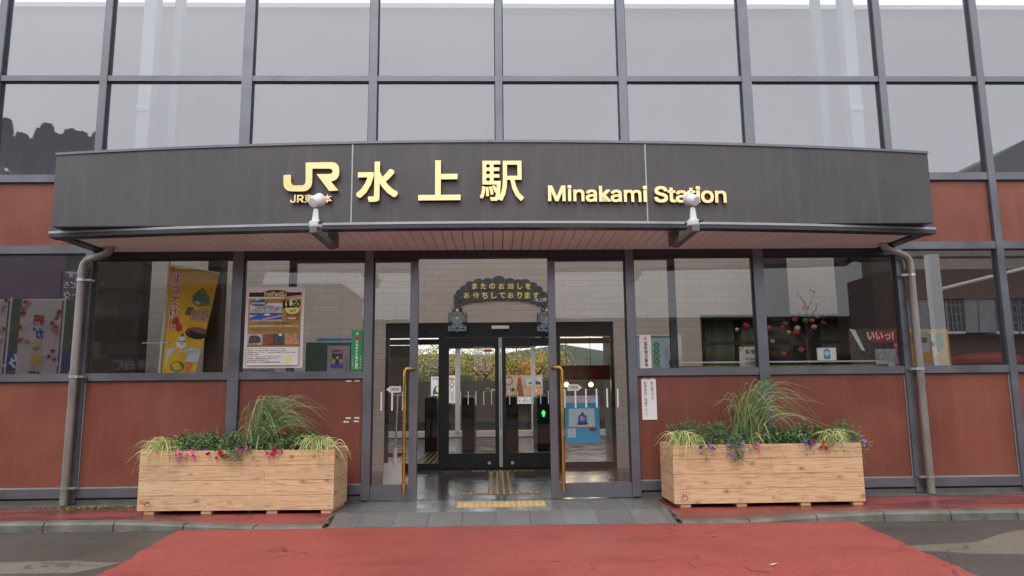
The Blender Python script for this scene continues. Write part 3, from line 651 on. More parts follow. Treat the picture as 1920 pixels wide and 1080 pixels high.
# ------------------------------------------------------------------ drainpipes
def pipe(X, s, label):
    r = empty('drainpipe', (X, -.12, 0), label, 'drainpipe', 'steel drainpipes beside the storefront')
    a = MB(); xo = X+s*.40
    P = [(xo, -.34, 2.70), (xo, -.335, 2.665), (xo-s*.02, -.32, 2.635), (xo-s*.06, -.30, 2.62), (X+s*.13, -.16, 2.595), (X+s*.05, -.13, 2.575), (X+s*.01, -.12, 2.53), (X, -.12, 2.47), (X, -.12, 1.3), (X, -.12, .02)]
    a.tube(P, .041, 'pipe_steel', 16); a.tube([(X, -.12, 2.42), (X, -.12, 2.46)], .045, 'pipe_steel', 16); a.tube([(X, -.12, 1.18), (X, -.12, 1.23)], .045, 'pipe_steel', 16); a.build('pipe', r, sm=True)
    for z in (2.36, 1.33, .19):
        a = MB(); a.tube([(X, -.12, z-.014), (X, -.12, z+.014)], .048, 'steel', 16); a.box(X+s*.05-.012, X+s*.05+.05, -.135, -.105, z-.01, z+.01, 'steel') if s > 0 else a.box(X-.1, X-.04, -.135, -.105, z-.01, z+.01, 'steel'); a.box(X+s*.09-.014, X+s*.09+.014, -.13, -.056, z-.012, z+.012, 'steel'); a.build('bracket', r)
pipe(-4.437, 1, 'weathered steel drainpipe at the end of the canopy beside the maple leaf banner reflection')
pipe(4.607, -1, 'steel drainpipe beside the orange and green poster window')

# ------------------------------------------------------------------ tactile paving (part of the floor)
m = MB()
def pad(x0, x1, y0, y1, z, kind):
    m.box(x0+.002, x1-.002, y0, y1, -.05, z, 'tactile_tan' if kind == 'dots' else 'tactile_wet')
    if kind == 'dots':
        for i in range(5):
            for j in range(5):
                cx, cy = x0+.03+i*.06, y0+(j+.5)*(y1-y0)/5
                m.add([(cx-.012, cy-.012, z), (cx+.012, cy-.012, z), (cx+.012, cy+.012, z), (cx-.012, cy+.012, z), (cx-.007, cy-.007, z+.005), (cx+.007, cy-.007, z+.005), (cx+.007, cy+.007, z+.005), (cx-.007, cy+.007, z+.005)], [(0,1,5,4),(1,2,6,5),(2,3,7,6),(3,0,4,7),(4,5,6,7)], 'tactile_tan')
    else:
        for i in range(4): cx = x0+.0375+i*.075; m.box(cx-.012, cx+.012, y0+.01, y1-.01, z, z+.005, 'tactile_tan')
TX = .055
for k in range(3):
    x0 = TX-.45+k*.3
    pad(x0, x0+.3, -.49, -.15, .004, 'dots'); pad(x0, x0+.3, .36, .52, .004, 'bars'); pad(x0+.04, x0+.26, 2.62, 2.72, .004, 'bars')
pad(TX-.15, TX+.15, .522, 1.4, .004, 'bars'); pad(TX-.15, TX+.15, 1.404, 2.6, .004, 'bars')
structure(m, 'tactile_paving')
m = MB()
for k in range(2): m.box(-2.0, -1.7+k*.0, 5.2, 6.0, 0, .003, 'tactile_tan')
for k in range(6): m.box(-1.3+k*.09, -1.25+k*.09, 3.9, 6.2, .0, .006, 'tactile_tan')
structure(m, 'concourse_guide_strip')
#@@PART2
# ------------------------------------------------------------------ planters
def planter(cx, cy, rz, label):
    r = empty('planter_box', (cx, cy, 0), label, 'planter', 'cedar planter boxes beside the entrance', R(rz))
    Wd, D, z0, ph, n = 1.88, .52, .035, .14, 4
    m = MB()
    for k in range(n): m.box(-Wd/2, Wd/2, -D/2, -D/2+.03, z0+k*ph+.0015, z0+(k+1)*ph-.0015, 'cedar')
    for k in range(n):
        for xx in (-Wd/2+.035, -Wd/6+.02, Wd/6, Wd/2-.04):
            for zz in (.035, .105): m.disc(xx+random.uniform(-.006, .006), z0+k*ph+zz, .0035, .0035, -D/2-.0015, -D/2, 'black_print', 8)
    m.build('front_panel', r, local=True, bevel=.003)
    m = MB()
    for k in range(n): m.box(-Wd/2, Wd/2, D/2-.03, D/2, z0+k*ph+.0015, z0+(k+1)*ph-.0015, 'cedar')
    m.build('back_panel', r, local=True, bevel=.003)
    for a in (-Wd/2+.002, Wd/2-.032):
        m = MB()
        for k in range(n): m.box(a, a+.03, -D/2+.031, D/2-.031, z0+k*ph+.0015, z0+(k+1)*ph-.0015, 'cedar')
        m.build('side_panel', r, local=True, bevel=.003)
    for a in (-Wd/2+.06, -.33, .30, Wd/2-.12):
        m = MB(); m.box(a, a+.10, -D/2+.012, D/2-.01, .0, z0-.001, 'cedar'); m.build('foot', r, local=True, bevel=.004)
    m = MB(); m.box(-Wd/2+.034, Wd/2-.034, -D/2+.032, D/2-.032, .3, z0+n*ph-.05, 'soil'); m.build('soil', r, local=True)
    m = MB(); x, z, y = -Wd/2+.10, z0+.065, -D/2-.0015      # the branded stamp: twin peaks in a square
    for q in ((x-.045, x+.045, z-.045, z-.043), (x-.045, x+.045, z+.043, z+.045), (x-.045, x-.043, z-.043, z+.043), (x+.043, x+.045, z-.043, z+.043)): m.box(q[0], q[1], y, y+.001, q[2], q[3], 'brown_print')
    m.prism([(x-.034, z-.012), (x-.022, z-.012), (x-.012, z+.012), (x-.004, z+.002), (x+.002, z+.002), (x+.012, z+.012), (x+.022, z-.012), (x+.034, z-.012), (x+.015, z+.028), (x, z+.012), (x-.015, z+.028)], y, y+.001, 'brown_print')
    for k in range(4): m.box(x-.03+k*.016, x-.02+k*.016, y, y+.001, z-.03, z-.02, 'brown_print')
    m.build('stamp', r, local=True)
    return r
random.seed(11)
PL = (-2.475, -.445, -2.2); PR = (2.665, -.435, .6)
planter(*PL, 'cedar plank planter on the left of the entrance, overgrown with tall grass and petunias')
planter(*PR, 'cedar plank planter right of the entrance under the paper notice, with a clear burnt stamp')
def PP(P, u, v, h=.57):                          # a point over a planter: u along (-1..1), v across (-1 front .. 1 back)
    a = R(P[2]); x, y = u*.94, v*.26
    return Vector((P[0]+x*math.cos(a)-y*math.sin(a), P[1]+x*math.sin(a)+y*math.cos(a), h))
def arch(base, az, reach, rise, droop, n=9, jit=.0):
    d = Vector((math.cos(az), math.sin(az), 0)); pts = []; j = Vector((random.gauss(0, jit), random.gauss(0, jit), 0))
    for i in range(n):
        t = i/(n-1); pts.append(base + d*(reach*(t**1.25)) + Vector((0, 0, rise*(1-(1-min(t/.62, 1))**2) - droop*max(0, t-.45)**2*3.3)) + j*t*t)
    return pts
def keep_front(pts, ymax=-.10, zfloor=.05): return [Vector((q.x, min(q.y, ymax), max(q.z, zfloor))) for q in pts]
def tall_grass(base, label, seed, lean, n, height, side):
    random.seed(seed); m = MB()
    for i in range(n):
        b_ = base+Vector((random.gauss(0, .055), random.gauss(0, .04), -.03)); k = random.random()
        if k < .72: a = random.gauss(lean, .45); rc = random.uniform(.12, .68)*side; rs = random.uniform(.45, 1)*height; dr = random.uniform(.05, .55)*height
        elif k < .965: a = random.uniform(0, 2*math.pi); rc = random.uniform(.08, .36); rs = random.uniform(.35, .85)*height; dr = random.uniform(.0, .4)*height
        else: a = random.gauss(-math.pi/2+.3, .4); rc = random.uniform(.34, .5); rs = random.uniform(.15, .4)*height; dr = random.uniform(.35, .8)
        pts = keep_front(arch(b_, a, rc, rs, dr, 11, .035))
        m.ribbon(pts, random.uniform(.0045, .010), random.choice(['grass_blade', 'grass_blade', 'grass_blade', 'grass_blade', 'leaf_mid', 'fern_green', 'fern_pale', 'grass_pale', 'grass_dry']), Vector((random.gauss(0, .6), random.gauss(-.6, .3), .6)))
    return tag(m.build('ornamental_grass', loc=base), label, 'grass plant', 'tall grasses in the planters')
tall_grass(PP(PL, .10, .0), 'tall arching grass in the left planter, strands trailing over the planks', 3, .15, 310, .60, 1.0)
tall_grass(PP(PR, -.12, .0), 'tall grass in the right planter with long blades swept to the right', 8, .05, 280, .70, 1.12)
def strays(base, specs, name_root):
    pass
def sedge(base, label, seed, lean, n=110, rc=.22, grp='cream striped sedges in the planters'):
    random.seed(seed); m = MB()
    for i in range(n):
        b_ = base+Vector((random.gauss(0, .055), random.gauss(0, .035), -.02)); a = random.gauss(lean, .9)
        pts = keep_front(arch(b_, a, random.uniform(.5, 1.25)*rc, random.uniform(.06, .19), random.uniform(.03, .30), 8, .03))
        m.ribbon(pts, random.uniform(.006, .010), random.choice(['sedge_cream', 'sedge_cream', 'sedge_green', 'sedge_green', 'grass_pale']), Vector((random.gauss(0, .5), -.8, .4)))
    return tag(m.build('striped_sedge', loc=base), label, 'sedge plant', grp)
sedge(PP(PL, -.80, -.55), 'cream striped sedge spilling over the left end of the left planter', 21, -2.0)
sedge(PP(PL, .80, -.50), 'cream striped sedge with magenta petunias at the right end of the left planter', 22, -1.2, 150)
sedge(PP(PR, -.86, -.55), 'cream striped sedge at the left end of the right planter below the paper notice', 23, -1.4)
sedge(PP(PR, .76, -.45), 'cream striped sedge at the right end of the right planter beside trailing ferny stems', 24, -.9, 90)
def bush(base, rad, label, seed, n0, mats, name='leafy_plant', cat='plant', ln=.035, wd=.016, fine=False, up=.25, stems=True, grp='green bedding plants in the planters'):
    random.seed(seed); m = MB(); rx, ry, rz = rad; n = int(n0*1.9)
    shoots = []
    for i in range(max(7, n//38)):
        a = random.uniform(0, 2*math.pi); rr = math.sqrt(random.random()); tip = base+Vector((math.cos(a)*rr*rx, math.sin(a)*rr*ry, rz*1.12*random.uniform(.5, 1)*(1-.40*rr)))
        tip.y = min(tip.y, -.10); root = base+Vector((math.cos(a)*rr*rx*.35, math.sin(a)*rr*ry*.35, -.05)); shoots.append((root, tip))
        if stems: m.tube([root, (root+tip)/2+Vector((0, 0, .01)), tip], [.003, .0025, .0012], 'stem_brown' if random.random() < .3 else mats[0], 5, False)
    for i in range(n):
        root, tip = random.choice(shoots); t = random.random()**.6; c_ = root.lerp(tip, t)+Vector([random.gauss(0, .018) for _ in range(3)])
        d = Vector((random.gauss(0, 1), random.gauss(0, 1), random.gauss(up, .6))); c_.y = min(c_.y, -.09); c_.z = max(c_.z, .50)
        if fine:
            for q in range(3): m.leaf(c_, (d+Vector([random.gauss(0, .7) for _ in range(3)])), Vector((random.gauss(0, 1), random.gauss(0, 1), 1)), ln*random.uniform(.7, 1.4), wd, random.choice(mats))
        else: m.leaf(c_, d, Vector((random.gauss(0, .6), random.gauss(-.3, .6), 1)), ln*random.uniform(.6, 1.4), wd*random.uniform(.7, 1.3), random.choice(mats))
    return tag(m.build(name, loc=base), label, cat, grp)
DK = ['leaf_dark', 'leaf_mid', 'leaf_mid', 'leaf_light']; FN = ['fern_green', 'fern_green', 'fern_pale', 'leaf_mid']
bush(PP(PL, -.50, .1), (.20, .14, .20), 'low green foliage behind the magenta petunias in the left planter', 31, 520, DK)
bush(PP(PL, -.17, .0), (.22, .16, .20), 'green foliage between the magenta and red petunias in the left planter', 32, 620, DK)
bush(PP(PL, .26, .0), (.22, .16, .19), 'dark green foliage around the foot of the arching grass in the left planter', 33, 560, ['leaf_dark', 'leaf_mid', 'fern_green'])
bush(PP(PL, .55, .1), (.24, .16, .20), 'broad leaved dark green plant left of the right end sedge in the left planter', 34, 700, ['leaf_dark', 'leaf_dark', 'leaf_mid'], ln=.045, wd=.022)
bush(PP(PR, -.72, .2), (.24, .18, .27), 'feathery green plant behind the left end sedge of the right planter', 35, 620, FN, 'feathery_plant', ln=.035, wd=.006, fine=True, up=.6)
bush(PP(PR, -.36, -.15), (.27, .20, .25), 'feathery green plant left of the tall grass in the right planter, trailing over the front', 36, 820, FN, 'feathery_plant', ln=.035, wd=.006, fine=True, up=.5)
bush(PP(PR, .15, .1), (.28, .17, .22), 'dark leafy plant below the swept tall grass in the right planter', 37, 760, DK)
bush(PP(PR, .52, .05), (.26, .17, .25), 'green foliage behind the red petunias in the right planter', 38, 640, DK)
bush(PP(PR, .92, -.1), (.16, .20, .24), 'ferny plant hanging over the right end of the right planter', 39, 560, FN, 'feathery_plant', ln=.035, wd=.006, fine=True, up=-.1)
bush(PP(PL, -.70, .25), (.20, .14, .19), 'green foliage behind the left end sedge of the left planter', 131, 420, DK)
bush(PP(PL, .02, -.55), (.26, .07, .13), 'low green foliage along the front rim in the middle of the left planter', 132, 420, DK)
bush(PP(PL, .55, -.55), (.24, .07, .14), 'low dark foliage along the front rim right of the arching grass, left planter', 133, 420, DK)
bush(PP(PL, -.45, -.55), (.22, .07, .13), 'low green foliage along the front rim by the magenta petunias', 134, 560, DK)
bush(PP(PR, .30, -.5), (.34, .08, .15), 'low green foliage along the front rim under the swept grass', 135, 520, DK)
bush(PP(PR, -.5, -.55), (.2, .07, .14), 'low feathery foliage along the front rim right of the left end sedge', 136, 330, FN, 'feathery_plant', ln=.035, wd=.006, fine=True, up=.4)
random.seed(5)
def trailing(P, u, label, seed, drop_, grp='feathery trailing shoots'):
    random.seed(seed); m = MB()
    for i in range(9):
        b_ = PP(P, u+random.gauss(0, .05), -.9, .58); q = [b_, b_+Vector((random.gauss(0, .03), -.06, .02)), b_+Vector((random.gauss(0, .05), -.075, -drop_*.5*random.uniform(.5, 1))), b_+Vector((random.gauss(0, .06), -.07, -drop_*random.uniform(.5, 1)))]
        m.tube(q, .0015, 'fern_green', 4, False)
        for k in range(26):
            t = random.random()*2.99; i0 = int(t); c_ = q[i0].lerp(q[i0+1], t-i0)
            m.leaf(c_, Vector((random.gauss(0, 1), random.gauss(-.3, .5), random.gauss(-.2, .8))), Vector((random.gauss(0, 1), -1, random.gauss(0, 1))), .032, .007, random.choice(FN))
    return tag(m.build('trailing_plant'), label, 'plant', grp)
trailing(PL, -.03, 'short green shoot trailing over the front of the left planter', 51, .10); trailing(PR, -.35, 'feathery green shoot hanging down the front of the right planter', 52, .19)
xe = PP(PR, 1.0, -.3)
def petunia(P, u, label, seed, mats, n, spread=.07, hang=.05, v=-.85):
    random.seed(seed); b_ = PP(P, u, v); r = empty('petunia', b_, label, 'flowers', 'petunias flowering along the planter rims')
    m = MB()
    for i in range(130):
        c_ = b_+Vector((random.gauss(0, spread), random.gauss(-.01, .03), random.gauss(.005, .035)))
        m.leaf(c_, Vector((random.gauss(0, 1), random.gauss(-.5, .7), random.gauss(.2, .6))), Vector((random.gauss(0, .5), -.5, 1)), .03*random.uniform(.6, 1.3), .013, random.choice(DK))
    m.build('foliage', r)
    for i in range(int(n*1.5)):
        c_ = b_+Vector((random.gauss(0, spread*.95), -.045-random.random()*.03, random.uniform(-hang, .055))); mt = random.choice(mats)
        f = MB(); ax = Vector((random.gauss(0, .4), -1, random.gauss(.35, .3))).normalized(); e1 = ax.orthogonal().normalized(); e2 = ax.cross(e1); rad = random.uniform(.012, .018)
        ring = [c_+ax*.012*math.cos(0)+(e1*math.cos(k*math.pi/5)+e2*math.sin(k*math.pi/5))*rad*(1 if k % 2 == 0 else .86)+ax*random.uniform(-.003, .003) for k in range(10)]
        f.add([c_-ax*.006]+ring, [(0, 1+k, 1+(k+1) % 10) for k in range(10)], mt); f.add([c_-ax*.022, c_-ax*.004+e1*.005, c_-ax*.004+e2*.005, c_-ax*.004-e1*.005, c_-ax*.004-e2*.005], [(0, 1, 2), (0, 2, 3), (0, 3, 4), (0, 4, 1)], 'leaf_light')
        f.build('blossom', r)
petunia(PL, -.54, 'magenta petunias right of the left end sedge in the left planter', 61, ['petal_magenta', 'petal_pink'], 7)
petunia(PL, -.40, 'purple petunias beside the magenta ones in the left planter', 62, ['petal_purple'], 4, .045, 0, -.6)
petunia(PL, -.17, 'red petunias in the middle of the left planter rim', 63, ['petal_red'], 8, .06)
petunia(PL, .09, 'bright pink petunias just under the arching grass in the left planter', 64, ['petal_pink', 'petal_magenta'], 5, .05, .01)
petunia(PL, .38, 'red petunias right of the arching grass in the left planter', 65, ['petal_red', 'petal_red', 'petal_magenta'], 7, .055, .02)
petunia(PL, .97, 'magenta petunias on the right end of the left planter among sedge blades', 66, ['petal_magenta', 'petal_pink'], 5, .04, .05, -.5)
petunia(PR, -.64, 'purple petunias between the sedge and feathery plants in the right planter', 67, ['petal_purple'], 4, .07, .04)
petunia(PR, -.31, 'purple petunias hanging below the feathery plant in the right planter', 68, ['petal_purple', 'petal_purple', 'petal_lilac'], 6, .07, .09)
petunia(PR, -.13, 'two bright pink petunias left of centre in the right planter', 69, ['petal_pink'], 2, .03, .02)
petunia(PR, .43, 'dark purple petunias left of the red ones in the right planter', 70, ['petal_purple'], 5, .04, .02)
petunia(PR, .62, 'red petunias near the right end of the right planter', 71, ['petal_red'], 7, .08, .06)
petunia(PR, 1.02, 'pale purple petunias hanging off the right end of the right planter', 72, ['petal_lilac', 'petal_purple'], 4, .06, .03, -.6)
def spikes(P, u, label, seed, n):
    random.seed(seed); m = MB()
    for i in range(n):
        b_ = PP(P, u+random.uniform(-.09, .09), random.uniform(-.2, .3), .57); t = b_+Vector((random.gauss(0, .015), 0, random.uniform(.17, .25))); m.tube([b_, t], [.003, .002], 'leaf_mid', 5, False)
        for k in range(26):
            c_ = b_.lerp(t, random.uniform(.6, 1)); m.leaf(c_, Vector((random.gauss(0, 1), random.gauss(0, 1), .6)), Vector((0, 0, 1)), .012, .008, random.choice(['petal_white', 'petal_lilac', 'petal_white']))
    tag(m.build('salvia'), label, 'flowers')
spikes(PL, -.33, 'pale flower spikes rising behind the purple petunias in the left planter', 81, 7); spikes(PR, .25, 'pale dry flower spikes behind the swept grass in the right planter', 82, 8)

# ------------------------------------------------------------------ small things on the ground
random.seed(9); m = MB()
for i in range(420):
    c_ = Vector((random.gauss(-4.15, .22), -.17-abs(random.gauss(0, .06)), .012)); c_.z = .013 if c_.y > -.16 else .001
    m.leaf(c_, Vector((random.gauss(0, 1), random.gauss(0, 1), random.uniform(.1, .8))), Vector((0, 0, 1)), .03, .012, random.choice(['moss', 'leaf_olive', 'grass_pale']))
tag(m.build('weeds'), 'low moss and weeds at the wall foot by the left drainpipe', 'weeds', kind='stuff')
for i, (px, py, lb) in enumerate(((1338, 1005, 'fallen orange leaf on the red driveway right of centre'), (1450, 1059, 'pale fallen leaf on the red driveway near the bottom edge'))):
    d = RT*((px-960)/FPX)+UP*((540-py)/FPX)+FWD; q = CAM+d*((ROADZ+.006-CAM.z)/d.z)
    m = MB(); m.add([q+Vector((-.03, 0, .0)), q+Vector((-.005, -.02, .006)), q+Vector((.035, .005, .012)), q+Vector((.0, .022, .004))], [(0, 1, 2), (0, 2, 3)], 'dry_leaf' if i == 0 else 'petal_white'); tag(m.build('fallen_leaf'), lb, 'leaf')
random.seed(3)
m = MB()
for i in range(60):
    x = random.uniform(-9, 9)
    if -2.9 < x < 3.3: continue
    m.leaf(Vector((x, kerb_y(x)-.03, ROADZ+.002)), Vector((random.gauss(0, 1), random.gauss(0, .3), .05)), Vector((0, 0, 1)), random.uniform(.03, .08), .012, random.choice(['dry_leaf', 'grass_dry', 'moss']))
tag(m.build('leaf_litter'), 'dead leaf scraps along the foot of the kerb', 'leaf litter', kind='stuff')

# ------------------------------------------------------------------ printed matter
class Sheet(MB):
    """a flat print: u right 0..1, v down 0..1, on a facade-parallel plane at depth Y (front face towards -Y, or +Y when flip)"""
    def __init__(s, x0, x1, z0, z1, y, mat, th=.004, flip=False):
        super().__init__(); s.r = (x0, x1, z0, z1); s.y = y; s.th = th; s.k = 0; s.fl = flip; s.box(x0, x1, y, y+th, z0, z1, mat)
    def U(s, u): x0, x1 = s.r[:2]; return x1-(x1-x0)*u if s.fl else x0+(x1-x0)*u
    def V(s, v): z0, z1 = s.r[2:]; return z1-(z1-z0)*v
    def lay(s): s.k += 1; return s.y+s.th+.0006*s.k if s.fl else s.y-.0006*s.k
    def rect(s, u0, u1, v0, v1, mat):
        y = s.lay(); a, b_ = sorted((s.U(u0), s.U(u1))); s.box(a, b_, y, y+.0004, s.V(v1), s.V(v0), mat)
    def poly(s, uv, mat):
        y = s.lay(); p = [(s.U(u), s.V(v)) for u, v in uv]
        ar = sum(p[i][0]*p[(i+1) % len(p)][1]-p[(i+1) % len(p)][0]*p[i][1] for i in range(len(p)))
        s.prism(p if ar > 0 else p[::-1], y, y+.0004, mat)
    def ell(s, u, v, ru, rv, mat): s.poly([(u+ru*math.cos(i*math.pi/12), v+rv*math.sin(i*math.pi/12)) for i in range(24)], mat)
    def txt(s, t, u0, u1, v0, v1, mat, bold=.02, keep=False):
        y = s.lay(); a, b_ = sorted((s.U(u0), s.U(u1))); s.text(t, a, b_, s.V(v1), s.V(v0), y, mat, bold, .0008 if not s.fl else -.0008, s.fl, keep)
    def col(s, t, u, wu, v0, v1, mat, bold=.02): y = s.lay(); s.vtext(t, s.U(u), abs(s.U(wu)-s.U(0)), s.V(v0), s.V(v1), y, mat, bold, .0008 if not s.fl else -.0008, s.fl)
def sheet(px0, px1, py0, py1, Y, mat, th=.004):
    pm_ = (py0+py1)/2; a, b_ = at(px0, pm_, Y), at(px1, pm_, Y); c_ = (px0+px1)/2
    return Sheet(a.x, b_.x, at(c_, py1, Y).z, at(c_, py0, Y).z, Y, mat, th)
# event poster on the glass
p = sheet(459, 569, 538.5, 690, -.012, 'white_plain')
p.rect(.05, .95, .065, .12, 'black_print'); p.poly([(.28, .12)]+[(.5-.22*math.cos(i*math.pi/10), .07-.035*math.sin(i*math.pi/10)) for i in range(11)]+[(.72, .12)], 'black_print')
p.txt('Fun!Fan!SL!', .31, .69, .055, .115, 'sign_yellow', .03); p.rect(.05, .95, .145, .745, 'mustard_print')
p.rect(.07, .63, .20, .42, 'photo_grey'); p.poly([(.07, .29), (.2, .235), (.45, .225), (.63, .25), (.63, .2), (.07, .2)], 'white_plain')
for k in range(4): p.poly([(.07, .245+.014*k), (.35, .225+.013*k), (.63, .245+.012*k), (.63, .248+.012*k), (.35, .228+.013*k), (.07, .248+.014*k)], 'photo_grey')
p.rect(.07, .63, .325, .345, 'photo_dark'); p.poly([(.07, .39), (.24, .335), (.5, .335), (.63, .37), (.63, .405), (.07, .405)], 'blue_print'); p.poly([(.31, .355), (.34, .33), (.41, .33), (.43, .355)], 'white_plain'); p.poly([(.28, .395), (.58, .355), (.6, .37), (.3, .41)], 'pink_print')
p.poly([(.06, .205), (.13, .175), (.2, .14), (.25, .165), (.3, .15), (.38, .205), (.3, .235), (.14, .235)], 'teal_print'); p.poly([(.155, .165), (.2, .14), (.23, .155), (.215, .17), (.195, .16), (.18, .175)], 'white_plain'); p.txt('MINAKAMI', .1, .34, .19, .213, 'white_plain', .03)
p.ell(.805, .245, .135, .095, 'pale_yellow_print'); p.txt('11.30', .635, .935, .165, .262, 'black_print', .05); p.txt('SAT', .76, .87, .282, .318, 'black_print', .02); p.txt('11:00-15:00', .70, .93, .338, .360, 'brown_print', .02); p.rect(.72, .89, .372, .412, 'red_print'); p.txt('観覧無料', .735, .875, .38, .405, 'white_plain', .02)
p.poly([(.66, .125), (.95, .098), (.95, .122), (.66, .145)], 'pink_print')
p.txt('3x3プロチームの試合が観れる！', .2, .8, .433, .462, 'brown_print', .01); p.txt('みなかみ町SL広場で3x3バスケットボールを体感しよう！', .08, .92, .475, .50, 'white_plain', .03)
p.txt('水上駅前の転車台広場に特設コートを設置して開催します。見学自由です。', .07, .93, .515, .53, 'brown_print', .0); p.txt('フリースローチャレンジもお楽しみください', .15, .87, .538, .553, 'brown_print', .0)
for u0, u1, mt in ((.06, .32, 'photo_grey'), (.325, .5, 'photo_red'), (.505, .69, 'photo_dark'), (.695, .94, 'photo_warm')): p.rect(u0, u1, .585, .715, mt)
p.poly([(.08, .70), (.09, .62), (.14, .60), (.25, .605), (.29, .64), (.29, .69)], 'photo_dark'); p.ell(.62, .595, .03, .015, 'white_plain'); p.poly([(.76, .70), (.77, .63), (.81, .60), (.84, .63), (.86, .70)], 'orange_print')
p.rect(.055, .945, .745, .965, 'white_plain')
for k, (t, mt, e) in enumerate((('●日時：2019年11月30日（土）11:00～15:00', 'grey_print', .7), ('●場所：水上駅SL広場前（雨天時は水上駅内）', 'grey_print', .74), ('●参加チーム：MINAKAMI TOWN 他', 'grey_print', .9), ('●観覧：無料', 'red_print', .22), ('★フリースローシューティングチャレンジあり！', 'grey_print', .64), ('駐車場は、駅前駐車場をご利用ください。', 'grey_print', .6), ('※雨天の場合は変更があります。', 'red_print', .42), ('問い合わせ先：みなかみ町観光課 運営事務局', 'black_print', .62), ('電話：0278-00', 'grey_print', .5))):
    if k == 8: continue
    p.txt(t, .075, .075+.9*e, .757+k*.0235, .772+k*.0235, mt, .01)
p.ell(.76, .895, .05, .05, 'pale_yellow_print'); p.rect(.05, .058, .745, .97, 'mustard_print'); p.rect(.942, .95, .745, .97, 'mustard_print'); p.rect(.05, .95, .965, .972, 'mustard_print')
tag(p.build('event_poster'), 'tall mustard and white event poster reading Fun!Fan!SL! on the window glass', 'poster')
# green emergency-call sticker
p = sheet(658.5, 680.5, 619, 694.5, -.012, 'green_print', .002)
st = [(.5+(.17 if i % 2 == 0 else .08)*math.sin(i*math.pi/5), .085-(.047 if i % 2 == 0 else .022)*math.cos(i*math.pi/5)) for i in range(10)]
p.poly(st, 'board_white'); p.rect(.2, .85, .17, .225, 'red_print'); p.col('非常通報装置設置駅', .48, .42, .25, .97, 'white_plain', .03)
p.col('いつでも警察へ', .14, .10, .62, .96, 'white_plain', .02); p.col('群馬県警察', .82, .12, .62, .97, 'white_plain', .02)
tag(p.build('emergency_sticker'), 'narrow green sticker with a white star and vertical white kanji', 'sticker')
# police sign and paper notice
p = sheet(1199.5, 1221, 628, 690.5, -.012, 'white_plain', .003); pent = lambda u, v, a, b_: [(u+a*math.sin(i*2*math.pi/5), v-b_*math.cos(i*2*math.pi/5)) for i in range(5)]
p.poly(pent(.5, .11, .2, .068), 'brown_print'); p.poly(pent(.5, .11, .17, .058), 'sign_yellow'); p.ell(.5, .11, .06, .02, 'brown_print'); p.col('警察官立寄所', .55, .44, .2, .97, 'black_print', .02); p.col('みなかみ町', .14, .09, .5, .92, 'grey_print', 0)
tag(p.build('police_sign'), 'white vertical sign with gold emblem and black kanji on the glass right of the doors', 'sign')
r_paper = sheet(1203.5, 1231, 711, 787, -.024, 'white_plain', .003); p = r_paper
p.col('駅玄関口です。', .73, .25, .06, .60, 'black_print', 0); p.col('駐停車はご遠慮下さい。', .27, .25, .06, .96, 'black_print', 0)
for u in (.1, .62): p.rect(u, u+.28, -.02, .012, 'pale_blue_print')
tag(p.build('paper_notice'), 'white paper with two lines of vertical black writing taped to the red panel', 'notice')
for i, (px, py, ln) in enumerate(((654, 714.5, 9), (670, 714, 9), (653, 784, 9), (669, 783.5, 9), (649, 791, 8), (668, 790, 7))):
    q = at(px, py, -.016); m = MB(); m.add([q+Vector((-.03, 0, -.006)), q+Vector((.025, 0, -.008)), q+Vector((.03, 0, .006)), q+Vector((-.024, 0, .01)), q+Vector((-.03, .002, -.006)), q+Vector((.025, .002, -.008)), q+Vector((.03, .002, .006)), q+Vector((-.024, .002, .01))], [(0, 1, 2, 3), (7, 6, 5, 4), (0, 4, 5, 1), (2, 6, 7, 3), (1, 5, 6, 2), (3, 7, 4, 0)], 'board_white')
    tag(m.build('tape_scrap'), ['scrap of torn white tape at the top of the red panel, left one', 'scrap of torn white tape at the top corner of the red panel, right one', 'scrap of torn white tape just above the lowest left scrap', 'scrap of torn white tape just above the lowest right scrap', 'lowest left scrap of torn tape on the red panel', 'lowest right scrap of torn tape on the red panel'][i], 'tape', 'torn tape scraps on the red panel')

# arched welcome board on the inner wall
r = empty('welcome_board', (.05, WY-.06, 2.2), 'arched black smoke board with yellow greeting above the inner doors, carried by two engines', 'sign')
def bp(px, py, Y=WY-.03): q = at(px, py, Y); return (q.x, q.z)
def B6(x, y): return bp(820+x/7.713, 500+y/7.713)
m = MB()
cent = [(295, 560), (295, 520), (330, 470), (390, 430), (480, 390), (600, 360), (720, 340), (900, 330), (1060, 340), (1200, 355), (1340, 390), (1450, 430), (1530, 500), (1560, 560)]
wid = [48, 52, 62, 85, 105, 120, 125, 130, 125, 120, 110, 95, 60, 48]
up_, dn_ = [], []
for i, (x, y) in enumerate(cent):
    a, b_ = cent[max(0, i-1)], cent[min(len(cent)-1, i+1)]; t = Vector((b_[0]-a[0], b_[1]-a[1])).normalized(); nx, ny = t.y, -t.x
    up_.append((x+nx*wid[i]*.9, y+ny*wid[i]*.9)); dn_.append((x-nx*wid[i]*.9, y-ny*wid[i]*.9))
Yb = WY-.03
for i in range(len(cent)-1):
    q = [B6(*dn_[i]), B6(*dn_[i+1]), B6(*up_[i+1]), B6(*up_[i])]; m.prism(q, Yb, Yb+.02, 'smoke_board')
